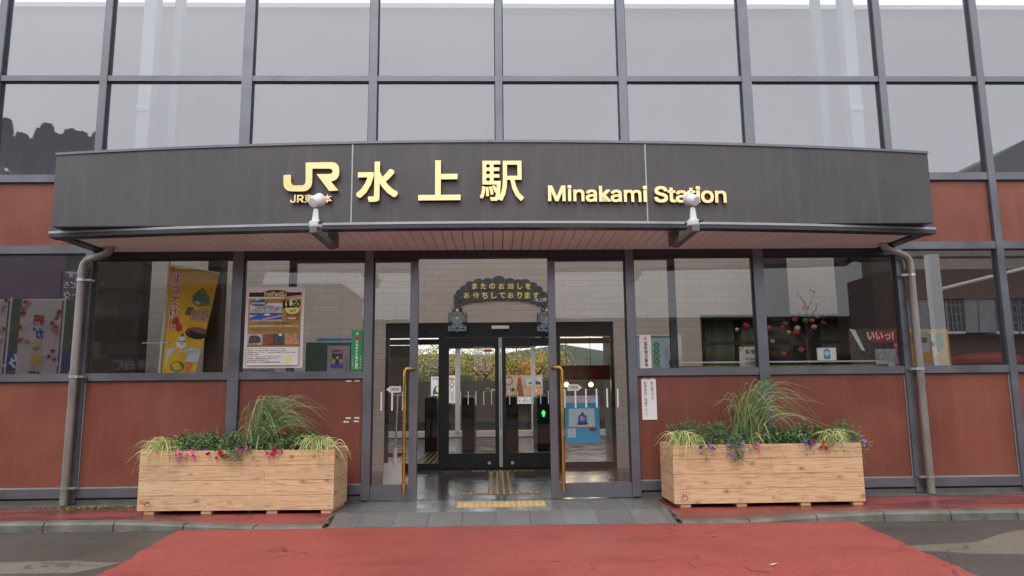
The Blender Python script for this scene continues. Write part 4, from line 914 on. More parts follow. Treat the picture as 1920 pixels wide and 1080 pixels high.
puffs = [(290, 520, 55, 48), (280, 445, 45, 50), (330, 385, 60, 55), (400, 330, 70, 60), (480, 275, 75, 62), (595, 235, 78, 60), (735, 225, 85, 58), (890, 200, 95, 65), (1050, 225, 85, 58), (1170, 235, 70, 52), (1270, 240, 75, 60), (1370, 290, 85, 65), (1450, 340, 75, 60), (1530, 420, 65, 60), (1555, 500, 50, 50),
         (380, 480, 70, 50), (460, 460, 60, 45), (540, 450, 60, 42), (630, 445, 65, 45), (730, 430, 70, 45), (820, 430, 65, 48), (930, 430, 70, 45), (1060, 435, 70, 45), (1180, 435, 65, 42), (1280, 445, 65, 42), (1380, 465, 65, 45), (1450, 490, 60, 45), (1500, 510, 45, 45)]
for k, (x, y, rx, ry) in enumerate(puffs):
    c0 = B6(x, y); c1 = B6(x+rx, y+ry); y0 = Yb-.003-.0012*(k % 5)
    m.disc(c0[0], c0[1], abs(c1[0]-c0[0])+.004, abs(c1[1]-c0[1])+.004, y0+.0006, Yb+.02, 'smoke_edge', 22); m.disc(c0[0], c0[1], abs(c1[0]-c0[0]), abs(c1[1]-c0[1]), y0, Yb+.02, 'smoke_board', 22)
for t, xs, y0, y1 in (('またのお越しを', (497, 623, 748, 886, 1012, 1150, 1268), 240, 328), ('お待ちしております', (383, 515, 645, 775, 892, 1018, 1147, 1258, 1380), 368, 465)):
    for ch, x in zip(t, xs): a, b_ = B6(x, y1), B6(x+(95 if ch == '越' else 88), y0); m.text(ch, a[0], b_[0], a[1], b_[1], Yb-.014, 'sign_yellow', .012 if ch in '越待' else .035, .006, keep=True)
a, b_ = B6(1408, 512), B6(1585, 455); m.text('水上駅', a[0], b_[0], a[1], b_[1], Yb-.014, 'white_plain', .02, .006)
m.build('smoke_panel', r)
def engine(xc, num, sym):
    m = MB(); f = lambda x, y: B6(xc+x, y)
    def bx(x0, x1, y0, y1, a, mt): p0, p1 = f(x0, y1), f(x1, y0); m.box(p0[0], p1[0], Yb-a, Yb+.02, p0[1], p1[1], mt)
    bx(-128, 128, 665, 870, .012, 'loco_dark'); bx(-70, 70, 595, 680, .016, 'loco_dark'); bx(-118, -95, 665, 800, .022, 'loco_teal'); bx(95, 118, 665, 800, .022, 'loco_teal')
    p0, p1 = f(0, 745), f(100, 645); m.disc(p0[0], p0[1], p1[0]-p0[0]+.006, p1[1]-p0[1]+.006, Yb-.026, Yb, 'loco_dark', 28); m.disc(p0[0], p0[1], p1[0]-p0[0], p1[1]-p0[1], Yb-.03, Yb, 'loco_teal', 28)
    bx(-82, 82, 835, 865, .026, 'loco_teal'); bx(-132, 132, 865, 905, .034, 'loco_teal'); bx(-132, 132, 908, 935, .036, 'loco_teal'); bx(-22, 22, 880, 900, .04, 'loco_dark'); bx(-10, 6, 930, 955, .03, 'loco_teal'); bx(-95, -70, 885, 905, .04, 'loco_dark'); bx(70, 95, 885, 905, .04, 'loco_dark')
    q0, q1 = f(0, 628), f(20, 608); m.disc(q0[0], q0[1], q1[0]-q0[0], q1[1]-q0[1], Yb-.034, Yb, 'pale_yellow_print', 16); q0 = f(-48, 620); m.disc(q0[0], q0[1], .011, .011, Yb-.03, Yb, 'board_white', 12)
    bx(-52, 52, 680, 706, .034, 'black_print'); a_, c_ = f(-46, 703), f(46, 684); m.text(num, a_[0], c_[0], a_[1], c_[1], Yb-.036, 'sign_yellow', .02, .003)
    a_, c_ = f(-24, 770), f(22, 728); m.text(sym, a_[0], c_[0], a_[1], c_[1], Yb-.033, 'pale_yellow_print', .01, .003)
    m.build('engine_panel', r)
engine(290, 'D51 498', '夢'); engine(1575, 'C61 20', '上')

# ------------------------------------------------------------------ inside the windows
def upright(name, p, label, cat): return tag(p.build(name), label, cat)
# yellow nobori banner with its white pole
r = empty('nobori_banner', (at(330, 690, .45).x, .45, 0), 'tall yellow festival banner with red and white lettering behind the left window', 'banner')
q0, q1 = at(303, 640, .45), at(319, 500, .45)
zt = q1.z
m = MB(); top = at(318, 497, .44); bot = at(298, 700, .44); dirv = (top-bot); m.tube([bot-dirv*.55, top+dirv*.12], .012, 'white_paint', 10)
xr = at(412, 512, .44); m.tube([top, xr], .008, 'white_paint', 8); mid = at(303, 643, .44); m.tube([mid+Vector((-.22, 0, .0)), mid+Vector((.1, 0, 0))], .006, 'white_paint', 8); m.tube([mid+Vector((0, 0, -.06)), mid+Vector((0, 0, .02))], .017, 'white_paint', 10); m.build('pole', r)
TL, TR_, BL, BR = at(319, 500, .45), at(411, 513, .45), at(297, 760, .45), at(352, 760, .45)
def bq(u, v, o=0): a = TL.lerp(TR_, u); b_ = BL.lerp(BR, u); c_ = a.lerp(b_, v); c_.y += .02*math.sin(u*7+v*3)-.004-o; return c_
def sq(mb, uv, o, mt): mb.add([bq(u, v, o) for u, v in uv], [tuple(range(len(uv)))], mt)
m = MB(); N = 10
m.add([bq(i/N, j/N) for j in range(N+1) for i in range(N+1)], [(j*(N+1)+i, (j+1)*(N+1)+i, (j+1)*(N+1)+i+1, j*(N+1)+i+1) for j in range(N) for i in range(N)], 'banner_yellow')
sq(m, [(.62, .17), (.55, .24), (.72, .27), (.97, .25), (.9, .18), (.75, .12)], .004, 'leaf_olive'); sq(m, [(.55, .19), (.6, .225), (.9, .235), (.95, .2), (.75, .175)], .006, 'teal_print'); sq(m, [(.6, .30), (.6, .37), (.98, .37), (.98, .27), (.8, .28)], .004, 'photo_warm'); sq(m, [(.5, .28), (.45, .34), (.66, .34), (.63, .28)], .004, 'brown_print')
e = lambda u, v, a, b_: [(u+a*math.cos(-k*math.pi/8), v+b_*math.sin(-k*math.pi/8)) for k in range(16)]
sq(m, e(.80, .465, .26, .045), .004, 'black_print'); sq(m, e(.80, .452, .24, .032), .006, 'photo_red'); sq(m, e(.86, .445, .10, .018), .008, 'petal_white'); sq(m, e(.72, .437, .09, .015), .008, 'leaf_mid')
sq(m, e(.25, .40, .10, .04), .004, 'red_print'); sq(m, e(.36, .44, .09, .03), .004, 'red_print')
sq(m, e(.48, .555, .13, .032), .004, 'white_plain'); sq(m, e(.48, .515, .08, .022), .005, 'white_plain'); sq(m, e(.49, .535, .1, .006), .006, 'leaf_mid'); sq(m, e(.48, .49, .04, .012), .006, 'leaf_mid')
sq(m, [(.1, .60), (.3, .585), (.5, .60), (.75, .575), (1, .59), (1, .68), (.1, .68)], .004, 'snow_blue'); sq(m, e(.45, .72, .2, .04), .004, 'leaf_light'); sq(m, e(.75, .71, .10, .05), .004, 'orange_print')
for k, ch in enumerate('よってけし'):
    for bo, mt, o in ((.10, 'white_plain', .004), (.02, 'red_print', .007)):
        vs, fs = glyph(ch, bo); mx = (min(v.x for v in vs)+max(v.x for v in vs))/2; my = (min(v.y for v in vs)+max(v.y for v in vs))/2
        m.add([bq(.17+(v.x-mx)*.22, .075+k*.085-(v.y-my)*.085, o+(v.z-.5)*-.002+.002) for v in vs], fs, mt)
m.build('cloth', r)
# display board with notices behind the event-poster window
p = sheet(572, 684, 641, 770, .55, 'darkgreen_board', .03); p.rect(0, 1, -.008, .008, 'board_white'); upright('notice_board', p, 'dark green notice board behind the window with the green sticker', 'notice board')
p = sheet(592, 662, 631, 660, .75, 'board_white', .03); p.rect(.03, 1, .12, 1, 'sky_blue_print'); p.txt('みなかみの観光', .12, .95, .25, .62, 'white_plain', .03); upright('rack_header', p, 'blue header sign with white writing just above the dark green notice board', 'sign')
p = sheet(613, 655, 648, 745, .5, 'lilac_print', .004); p.rect(.16, .72, .065, .44, 'orange_print'); p.poly([(.2, .1), (.45, .08), (.68, .12), (.66, .3), (.5, .38), (.25, .33)], 'black_print'); p.txt('ぐんまの水', .25, .65, .11, .16, 'white_plain', .03); p.ell(.45, .235, .06, .035, 'pale_blue_print'); p.ell(.3, .3, .07, .04, 'petal_white'); p.ell(.6, .3, .07, .04, 'petal_white'); p.rect(.16, .72, .36, .44, 'blue_print'); p.col('温泉のまち', .86, .1, .22, .55, 'purple_board', .02); p.rect(.16, .7, .6, .66, 'sky_blue_print')
upright('lilac_poster', p, 'lilac poster with an orange and black picture on the green notice board', 'poster')
p = sheet(440, 474, 684, 740, .4, 'photo_grey', .02); upright('brochure_case', p, 'small grey case under the left corner of the event poster', 'case')
p = sheet(474, 513, 689, 740, .42, 'board_white', .02); p.rect(.06, .94, .06, .5, 'pale_blue_print'); p.txt('ご案内', .15, .85, .12, .3, 'grey_print', 0); upright('framed_notice', p, 'framed pale blue notice below the event poster', 'notice')
# right windows
p = sheet(1190, 1281, 630, 800, .5, 'leaf_light', .03); p.rect(-.0, 1.0, -.015, .0, 'aluminium'); p.rect(.06, .90, .02, 1, 'pale_blue_print'); p.rect(.92, 1.0, 0, 1, 'aluminium'); p.rect(.2, .235, .12, .27, 'red_print'); p.txt('お', .0, .001, .0, .001, 'grey_print')
for k, ch in enumerate('甘今日もはな'): p.ell(.475, .10+k*.062, .065, .033, 'green_print' if k < 4 else 'leaf_green_print'); p.txt(ch, .43, .52, .078+k*.062, .122+k*.062, 'pale_blue_print', .01, True)
p.col('安全運転をお願いします', .75, .07, .1, .30, 'pink_print', 0); p.col('交通安全', .68, .06, .12, .26, 'pink_print', 0); p.ell(.78, .30, .07, .035, 'grey_print'); p.poly([(.7, .42), (.72, .35), (.8, .32), (.86, .36), (.86, .42)], 'orange_print')
upright('framed_poster', p, 'framed grey poster with green circled characters behind the police sign', 'poster')
p = sheet(1388, 1428, 650, 740, .25, 'pale_blue_print', .004); p.rect(0, 1, 0, 1, 'board_white'); p.txt('禁煙', .28, .75, .03, .19, 'black_print', .03, True); p.txt('No Smoking', .28, .98, .235, .285, 'black_print', .02); p.txt('禁止吸煙', .28, .7, .33, .38, 'black_print', 0); p.ell(.62, .58, .35, .16, 'red_print'); p.ell(.62, .58, .27, .12, 'board_white'); p.rect(.42, .75, .56, .6, 'black_print'); p.poly([(.38, .5), (.44, .47), (.86, .66), (.8, .69)], 'red_print'); p.poly([(0, 0), (.25, 0), (0, .12)], 'photo_grey')
upright('smoking_sign', p, 'white no smoking sign leaning behind the glass right of the ornament window post', 'sign')
p = sheet(1533, 1568, 652, 675.5, .2, 'white_plain', .02); p.poly([(.33, .2), (.42, .12), (.58, .12), (.67, .2), (.68, .85), (.32, .85)], 'sky_blue_print'); p.ell(.5, .45, .13, .2, 'pale_blue_print'); p.rect(.47, .53, .05, .15, 'black_print'); p.rect(.36, .64, .8, .9, 'grey_print'); p.v = p.v
upright('picture_card', p, 'small white card with a blue picture standing inside the right window', 'card')
p = sheet(1598, 1688, 616, 760, .5, 'red_print', .02); p.rect(.0, .9, .02, 1, 'photo_dark'); p.rect(.0, .93, .0, .15, 'photo_dark'); p.poly([(0, .0), (.12, .02), (.3, .3), (.22, .28)], 'white_plain'); p.rect(.42, .95, .03, .18, 'red_print'); p.txt('いいっ!', .36, .92, .045, .15, 'white_plain', .05); p.rect(.5, .95, .27, .42, 'photo_grey'); p.rect(.5, .95, .42, .47, 'pale_blue_print'); p.poly([(.55, .62), (.8, .45), (.9, .48), (.7, .62)], 'pale_yellow_print'); p.ell(.93, .42, .05, .05, 'lilac_print'); p.rect(.9, .98, .2, .25, 'pink_print')
upright('red_poster', p, 'red edged dark poster with white lettering at the right end of the storefront', 'poster')
m = MB(); m.box(2.05, 4.47, .12, .16, 1.42, 1.436, 'aluminium'); tag(m.build('window_rail'), 'thin pale rail inside the right storefront windows just above the sill', 'rail')
m = MB(); m.box(2.05, 4.47, .17, .48, 1.30, 1.33, 'olive_panel'); m.box(2.05, 4.47, .46, .48, 1.33, 1.40, 'olive_panel')
for xx in (2.1, 3.2, 4.4): m.box(xx, xx+.04, .2, .46, 0, 1.3, 'brown_post')
tag(m.build('display_shelf'), 'mustard yellow shelf running along the right storefront windows', 'shelf')
# mayudama branch
r = empty('festival_branch', (at(1516, 640, .8).x, .8, 0), 'bare branch hung with red, pink and cream paper balls inside the right window', 'ornament')
random.seed(14); m = MB(); hub = at(1514, 660, .8); m.tube([Vector((hub.x, .8, 0)), hub], [.03, .022], 'brown_post', 10)
m.tube([Vector((hub.x, .8, -0)), Vector((hub.x, .8, .03))], .14, 'brown_post', 20)
def limb(*p): pts = [at(a, b_, .8+random.uniform(-.08, .08)) for a, b_ in p]; m.tube(pts, [.013-.010*i/(len(pts)-1) for i in range(len(pts))], 'dark_pillar', 6)
limb((1514, 660), (1511, 590), (1516, 575), (1527, 548)); limb((1516, 580), (1503, 560), (1493, 548)); limb((1527, 548), (1518, 542)); limb((1513, 640), (1495, 612), (1490, 598)); limb((1513, 650), (1470, 625), (1440, 615), (1400, 612)); limb((1512, 600), (1530, 580), (1532, 570)); limb((1514, 625), (1540, 605), (1548, 590)); limb((1514, 655), (1480, 640), (1475, 665)); limb((1400, 612), (1385, 618)); limb((1513, 650), (1500, 620), (1495, 625)); limb((1510, 600), (1495, 585)); limb((1514, 640), (1525, 625), (1527, 612)); m.build('branches', r, sm=True)
for px, py, mt, rd in ((1509, 576, 'ball_red', .036), (1531, 568, 'ball_cream', .036), (1490, 599, 'ball_red', .034), (1472, 607, 'ball_green', .032), (1467, 614, 'ball_red', .026), (1510, 601, 'ball_green', .036), (1522, 601, 'ball_pink', .034), (1526, 613, 'ball_cream', .034), (1495, 615, 'ball_white', .034), (1493, 623, 'ball_red', .042), (1399, 611, 'ball_red', .036), (1382, 618, 'ball_white', .024), (1471, 664, 'ball_pink', .032), (1479, 623, 'ball_peach', .028), (1418, 634, 'ball_white', .034), (1442, 614, 'ball_pink', .028), (1545, 606, 'ball_red', .026), (1502, 656, 'ball_red', .034), (1420, 612, 'ball_cream', .03), (1532, 595, 'ball_green', .03), (1448, 640, 'ball_peach', .03)):
    c_ = at(px, py, .8+random.uniform(-.06, .06)); m = MB(); m.ball(c_, rd, mt, (random.uniform(.9, 1.15), 1, random.uniform(.8, 1))); m.build('paper_ball', r, sm=True)
# posters behind the far right window, red round table
p = sheet(1712, 1785, 617, 760, .35, 'banner_yellow', .004); p.poly([(.05, .04), (.42, .04), (.46, .1), (.46, .3), (.05, .32)], 'white_plain'); p.txt('Suica', .02, .42, .09, .18, 'leaf_mid', .05); p.poly([(.52, .08), (.82, .05), (.86, .25), (.56, .32)], 'leaf_green_print'); p.poly([(.45, .09), (.58, .06), (.68, .33), (.55, .38)], 'white_plain'); p.ell(.57, .2, .05, .04, 'photo_dark'); p.rect(.04, .75, .42, .50, 'pink_print'); p.txt('キャッシュレスで', .06, .73, .43, .49, 'white_plain', .02); p.rect(.02, .96, .55, .70, 'leaf_green_print'); p.txt('駅ナカ・スムーズ', .1, .85, .59, .66, 'white_plain', .0); p.rect(.02, .96, .72, 1, 'photo_warm')
upright('card_poster', p, 'orange and green poster behind the glass right of the right drainpipe', 'poster')
m = MB(); q = at(1848, 690, .9); m.tube([(q.x, q.y, 1.42), (q.x, q.y, 1.46)], .42, 'red_print', 28); m.ball((q.x, q.y, 1.46), .40, 'red_print', (1, 1, .22)); m.tube([(q.x, q.y, 0), (q.x, q.y, 1.42)], .05, 'steel', 10); tag(m.build('round_stool', sm=True), 'red domed round top behind the far right window', 'table')
# blue poster and snow shovel in the vestibule
p = sheet(1060, 1124, 741, 831, .42, 'sky_blue_print', .004); p.rect(.04, .96, .02, .16, 'pale_blue_print'); p.txt('みなかみ駅から出発', .08, .9, .03, .085, 'pink_print', .03); p.txt('楽しい鉄道の旅', .06, .75, .095, .15, 'pink_print', .03); p.rect(.10, .86, .28, .66, 'pale_blue_print'); p.poly([(.36, .6), (.38, .44), (.45, .40), (.55, .40), (.62, .44), (.64, .6)], 'blue_print'); p.ell(.5, .49, .08, .055, 'photo_grey'); p.rect(.47, .53, .36, .41, 'black_print'); p.rect(.34, .66, .58, .62, 'black_print'); p.rect(.06, .9, .65, .67, 'pink_print'); p.rect(.05, .3, .69, .88, 'pale_blue_print'); p.rect(.7, .9, .68, .75, 'photo_dark')
upright('blue_poster', p, 'bright blue poster seen through the right side light beside the brass pull', 'poster')
r = empty('snow_shovel', (-1.22, .6, 0), 'pale snow shovel leaning behind the left side light', 'shovel'); xs_ = at(741, 800, .6).x
m = MB(); m.tube([(xs_, .62, .45), (xs_+.01, .70, 1.10)], .012, 'steel', 8); m.tube([(xs_-.05, .70, 1.10), (xs_+.07, .70, 1.10)], .012, 'steel', 8); m.build('handle', r)
m = MB(); m.hexa([(xs_-.13, .55, .03), (xs_+.13, .55, .03), (xs_+.13, .57, .03), (xs_-.13, .57, .03), (xs_-.12, .6, .33), (xs_+.12, .6, .33), (xs_+.12, .62, .33), (xs_-.12, .62, .33)], 'board_white'); m.tube([(xs_, .61, .32), (xs_, .63, .5)], [.03, .02], 'board_white', 8); m.build('blade', r)
# white lettering on the inner door glass
m = MB()
for k, (t, x0, x1) in enumerate((('きづな 旅館', 887, 921), ('諏訪温泉林 すなか', 888, 924), ('山翠ク', 888, 906), ('月夜野温泉 民宿', 888, 922), ('和の宿 ふじみ', 888, 922), ('湯の川 (町営) 温泉宿', 888, 922), ('宝川館 松乃井', 890, 920))):
    a, b_ = at(x0, 646+k*8.3, WY+.016), at(x1, 637+k*8.3, WY+.016); m.text(t, a.x, b_.x, a.z, b_.z, WY+.010, 'board_white', .0, .0008)
a, b_ = at(908, 660, WY+.016), at(922, 655, WY+.016); m.box(a.x, b_.x, WY+.011, WY+.012, a.z, b_.z, 'red_print')
tag(m.build('inn_list'), 'white brush lettering list of inns on the left inner door', 'sign')

# cafe curtains and hanging shade
m = MB()
def curtain(px0, px1, zt, zb, y):
    a, b_ = at(px0, 640, y).x, at(px1, 640, y).x; n = 60
    vs = []
    for i in range(n+1): x = a+(b_-a)*i/n; yy = y+.02*math.sin(i*1.05)+.008*math.sin(i*2.3); vs += [(x, yy, zt), (x, yy, zb)]
    m.add(vs, [(2*i, 2*i+1, 2*i+3, 2*i+2) for i in range(n)], 'curtain_olive')
curtain(1322, 1376, 2.19, .9, 3.12); tag(m.build('curtain', sm=True), 'olive curtain at the left end of the cafe window', 'curtain', 'olive curtains in the cafe window')
m = MB(); curtain(1392, 1432, 2.19, .9, 3.12); tag(m.build('curtain', sm=True), 'olive curtain behind the oval cafe sign', 'curtain', 'olive curtains in the cafe window')
m = MB(); curtain(1540, 1576, 2.19, .9, 3.12); tag(m.build('curtain', sm=True), 'olive curtain right of the ornament branch', 'curtain', 'olive curtains in the cafe window')

# ------------------------------------------------------------------ concourse, gates, platform
def gate(px, Y, label):
    x = at(px, 770, Y).x; r = empty('ticket_gate', (x, Y, 0), label, 'ticket gate', 'dark ticket gates in the concourse')
    one('gate_body', r, x-.12, x+.12, Y, Y+1.6, 0, 1.02, 'gate_dark', .02); one('gate_panel', r, x-.10, x+.10, Y+.1, Y+.5, 1.021, 1.06, 'steel')
    m = MB(); m.box(x-.09, x+.09, Y-.006, Y-.001, .62, .86, 'loco_dark'); 
    if px == 1019: m.prism([(x-.05, .70), (x-.02, .70), (x-.02, .64), (x+.02, .64), (x+.02, .70), (x+.05, .70), (x, .77)], Y-.012, Y-.007, 'arrow_glow')
    else: m.box(x-.04, x+.04, Y-.009, Y-.007, .7, .72, 'window_dark')
    m.build('arrow_display', r)
for px, lb in ((808, 'ticket gate at the left behind the fixed inner pane'), (878, 'ticket gate left of the middle of the inner doors'), (960, 'ticket gate just right of the middle of the inner doors'), (1019, 'ticket gate with a green arrow at the right of the inner doors')): gate(px, 6.2, lb)
m = MB()
for px0, px1, z0, z1, mt in ((725, 770, .6, 1.95, 'board_white'), (725, 770, 1.75, 1.95, 'leaf_light')): a, b_ = at(px0, 700, 4.8).x, at(px1, 700, 4.8).x; m.box(a, b_, 4.8+(.03 if mt == 'board_white' else 0), 4.86, z0, z1, mt)
m.box(at(725, 700, 4.8).x-.02, at(725, 700, 4.8).x, 4.8, 4.86, 0, 2.0, 'aluminium'); tag(m.build('timetable_board'), 'pale timetable board left of the inner doors', 'board')
for k, px in enumerate((1062, 1108, 1155)):
    q = at(px, 721, 6.8 if px != 1155 else 6.6); q.x = min(q.x, 2.66); r = empty('globe_lamp', (q.x, q.y, 3.2), ['round glowing globe lamp nearest the brass pull, behind the right side light', 'middle one of the three glowing globe lamps behind the right side light', 'rightmost of the three glowing globe lamps behind the right side light'][k], 'lamp', 'globe lamps in the hall')
    m = MB(); m.ball((q.x, q.y, q.z), .05, 'lamp_glow'); m.build('globe', r, sm=True); m = MB(); m.tube([(q.x, q.y, q.z+.05), (q.x, q.y, 3.2)], .006, 'black_metal', 6); m.build('cord', r)
    ld = bpy.data.lights.new('lamp', 'POINT'); ld.energy = 8; ld.color = (1, .66, .36); ld.shadow_soft_size = .05; lo = bpy.data.objects.new('lamp_light', ld); COL.objects.link(lo); lo.parent = r; lo.location = (0, -.12, q.z-3.2)
p = sheet(1046, 1150, 685, 712, 4.6, 'red_print', .05); p.rect(.1, .62, .35, .9, 'leaf_orange'); p.rect(.7, .95, .2, .8, 'photo_red'); upright('red_reflection', p, 'red strip standing in for a reflection behind the right fixed inner pane', 'banner')  # added strip whose colours paint a red reflection
m = MB(); m.box(-1.2, .75, 7.4, 7.5, 2.05, 2.32, 'olive_panel'); m.box(-3.4, 2.7, 8.3, 8.4, 2.2, 2.32, 'cafe_wood'); tag(m.build('gate_header'), 'olive header beam over the ticket gates', 'beam')
m = MB(); m.slab([(-30, 10.2), (30, 10.2), (30, 13.2), (-30, 13.2)], -.3, .02, 'platform_floor'); m.slab([(-30, 12.6), (30, 12.6), (30, 12.9), (-30, 12.9)], .0, .026, 'tactile_tan'); structure(m, 'platform')
m = MB(); m.slab([(-60, 13.2), (60, 13.2), (60, 60), (-60, 60)], -1.2, -1.0, 'rail_gravel'); structure(m, 'track_bed')
m = MB(); m.slab([(-60, 17.5), (60, 17.5), (60, 22), (-60, 22)], -1.0, .1, 'concrete_plinth'); structure(m, 'far_platform')
for px, wd, lb in ((858, 9, 'slim white platform column left of the inner doors middle'), (820, 0, ''), (1000, 8, 'white platform column seen through the right inner door'), (932, 0, '')):
    if not wd: continue
    a, b_ = at(px-wd/2, 700, 12).x, at(px+wd/2, 700, 12).x
    r = empty('platform_column', ((a+b_)/2, 12, .02), lb, 'column', 'white platform columns'); one('shaft', r, a, b_, 12, 12+(b_-a), .02, 3.1, 'column_white', .01)
    m = MB(); c_ = (a+b_)/2
    for s_ in (-1, 1): m.tube([(c_, 12.05, 2.35), (c_+s_*.75, 12.05, 3.05)], .05, 'black_metal', 8)
    m.build('bracket', r)
m = MB(); m.box(-30, 30, 11.2, 12.8, 3.1, 3.2, 'roof_dark'); m.box(-30, 30, 12.8, 12.9, 3.0, 3.25, 'awning_red'); tag(m.build('platform_canopy'), 'dark platform roof with a red edge seen through the inner doors', 'canopy')
p = sheet(808, 834, 706, 756, 16.9, 'board_white', .1); p.ell(.5, .62, .36, .28, 'navy_print'); p.ell(.5, .48, .15, .12, 'pale_yellow_print'); p.rect(.25, .75, .66, .8, 'pale_yellow_print'); p.txt('みなかみ', .1, .9, .03, .13, 'petal_magenta', .04); upright('station_billboard', p, 'white platform billboard with a dark blue engine picture', 'billboard')
p = sheet(836, 858, 704, 756, 16.85, 'board_white', .1)
for q in ([(.3, .3), (.5, .2), (.7, .3), (.6, .42), (.4, .42)], ): p.poly(q, 'grey_print'); p.ell(.5, .32, .12, .06, 'board_white')
p.rect(.35, .37, .42, .9, 'grey_print'); p.rect(.62, .64, .42, .9, 'grey_print'); p.rect(.35, .64, .44, .455, 'grey_print'); p.rect(.48, .5, .6, .9, 'grey_print'); p.poly([(.2, .12), (.5, .06), (.8, .15), (.5, .2)], 'orange_print'); upright('drawing_billboard', p, 'white billboard with a line drawing of a figure left of the platform column', 'billboard')
p = sheet(946, 1018, 703, 745, 16.9, 'photo_warm', .1); p.ell(.11, .26, .10, .2, 'navy_print'); p.ell(.11, .26, .08, .16, 'photo_warm'); p.poly([(.28, .95), (.36, .1), (.42, .1), (.5, .95)], 'photo_red'); p.rect(.56, .98, .08, .5, 'photo_grey'); p.poly([(.6, .4), (.75, .2), (.95, .35), (.95, .45)], 'photo_dark'); p.ell(.78, .72, .13, .2, 'orange_print'); p.ell(.78, .7, .07, .1, 'petal_white'); upright('photo_billboard', p, 'brown billboard with food and landscape pictures right of the middle', 'billboard')
p = sheet(946, 1018, 745, 757, 16.9, 'board_white', .1); p.txt('ようこそ みなかみへ', .1, .9, .2, .8, 'grey_print', 0); upright('caption_board', p, 'white caption strip under the brown picture billboard', 'billboard')
m = MB(); m.box(-20, 20, 17.2, 17.3, .1, 1.5, 'brown_post'); tag(m.build('platform_fence'), 'dark fence behind the platform billboards', 'fence')
m = MB(); random.seed(31); xs = [-40+4*k for k in range(21)]
m.add(sum([[(x, 23, -1), (x, 25, 1.9+random.uniform(-.3, .3)), (x, 34, 3.4+random.uniform(-.4, .5))] for x in xs], []), [(3*k+j, 3*k+3+j, 3*k+4+j, 3*k+1+j) for k in range(20) for j in range(2)], 'hill_green'); structure(m, 'hillside')
for k, (px, rx, lb, mts) in enumerate(((700, 2.2, 'yellow leaved tree far left beyond the platform', None), (828, 1.7, 'yellow autumn tree left of the platform column', None), (908, 1.7, 'golden autumn tree behind the inn lettering', None), (968, 1.2, 'low orange shrub behind the brown billboard', ['leaf_orange', 'leaf_yellow', 'leaf_orange']), (1005, 1.5, 'yellow autumn tree behind the right platform column', None))):
    mts = mts or ['leaf_yellow', 'leaf_olive', 'leaf_yellow', 'leaf_mid', 'leaf_olive']
    q = at(px, 690, 20); random.seed(90+k); r = empty('autumn_tree', (q.x, 20, .1), lb, 'tree', 'autumn trees beyond the platform')
    m = MB(); m.tube([(q.x, 20, .0), (q.x+.1, 20, 1.2), (q.x, 20, 2.4)], [.12, .09, .05], 'stem_brown', 8)
    for i in range(7): a = random.uniform(0, 6.28); m.tube([(q.x, 20, 1+random.random()), (q.x+math.cos(a)*rx*.7, 20+math.sin(a)*.7, 2.1+random.random()*.8)], [.04, .012], 'stem_brown', 5)
    m.build('trunk', r)
    m = MB(); cl = [Vector((q.x+random.gauss(0, rx*.5), 20+random.gauss(0, .5), random.uniform(1.75, 2.75 if k != 3 else 2.1))) for _ in range(16)]
    for i in range(2000): c_ = random.choice(cl)+Vector([random.gauss(0, .2) for _ in range(3)]); m.leaf(c_, Vector([random.gauss(0, 1) for _ in range(3)]), Vector((random.gauss(0, .5), -1, .5)), .085, .05, random.choice(mts))
    m.build('crown', r)

# ------------------------------------------------------------------ across the square (seen as reflections in the glass)
OY = -14.0
def rp(px, py, d=14.0): q = at(px, py, d); return q.x, q.z          # where a mirrored thing stands: same x and height, Y mirrored
def facade(m, px0, px1, py0, py1, mat, d=14.0, th=.06): a, z1 = rp(px0, (py0+py1)/2, d)[0], rp((px0+px1)/2, py0, d)[1]; b_, z0 = rp(px1, (py0+py1)/2, d)[0], rp((px0+px1)/2, py1, d)[1]; m.box(a, b_, -d-.4, -d+th, z0, z1, mat)
W1 = empty('cream_shop', (-9.5, OY-4, 0), 'cream two storey shop house with balcony across the square', 'building')
m = MB(); a, b_ = rp(150, 600)[0], rp(640, 600)[0]; m.box(a, b_, OY-3.4, OY-.4, ROADZ, 4.3, 'house_cream'); m.box(a-.1, b_+.1, OY-3.5, OY+.5, 4.3, 4.42, 'awning_red')
m.prism([(a+2.3, 4.42), (a+4.6, 4.42), (a+4.6, 5.0), (a+4.1, 5.0), (a+4.1, 5.5), (a+3.0, 5.5), (a+3.0, 5.0), (a+2.3, 5.0)], OY-1, OY-.4, 'house_cream'); m.build('wall', W1)
m = MB(); facade(m, 225, 310, 545, 630, 'window_dark'); facade(m, 335, 420, 545, 640, 'window_dark'); m.build('window', W1); m = MB(); facade(m, 190, 430, 640, 665, 'window_dark'); facade(m, 190, 430, 672, 697, 'awning_red', th=.5); m.build('shop_front', W1)
m = MB(); facade(m, 180, 440, 598, 604, 'black_metal', th=.9)
for k in range(40): facade(m, 182+k*6.4, 183.5+k*6.4, 604, 640, 'black_metal', th=.9)
m.build('balcony_rail', W1)
m = MB()
for t, px0, px1 in (('白樺', 228, 268), ('喫茶', 300, 328), ('食事', 276, 298)):
    a, z1 = rp(px0, 676); b_, z0 = rp(px1, 694); m.text(t, a, b_, z0, z1, OY+.51, 'white_plain', .04, -.02, True)
m.build('shop_letters', W1)
W2 = empty('brown_shop', (12, OY-4, 0), 'brown clad house with grey louvred shutters across the square', 'building')
m = MB(); a, b_ = rp(1690, 600)[0], rp(2250, 600)[0]; m.box(a, b_, OY-3.2, OY-.4, ROADZ, 4.9, 'house_brown'); m.build('wall', W2)
m = MB(); facade(m, 1690, 2250, 440, 480, 'house_tan'); facade(m, 1690, 2250, 548, 560, 'house_brown', th=.15); m.build('wall_band', W2)
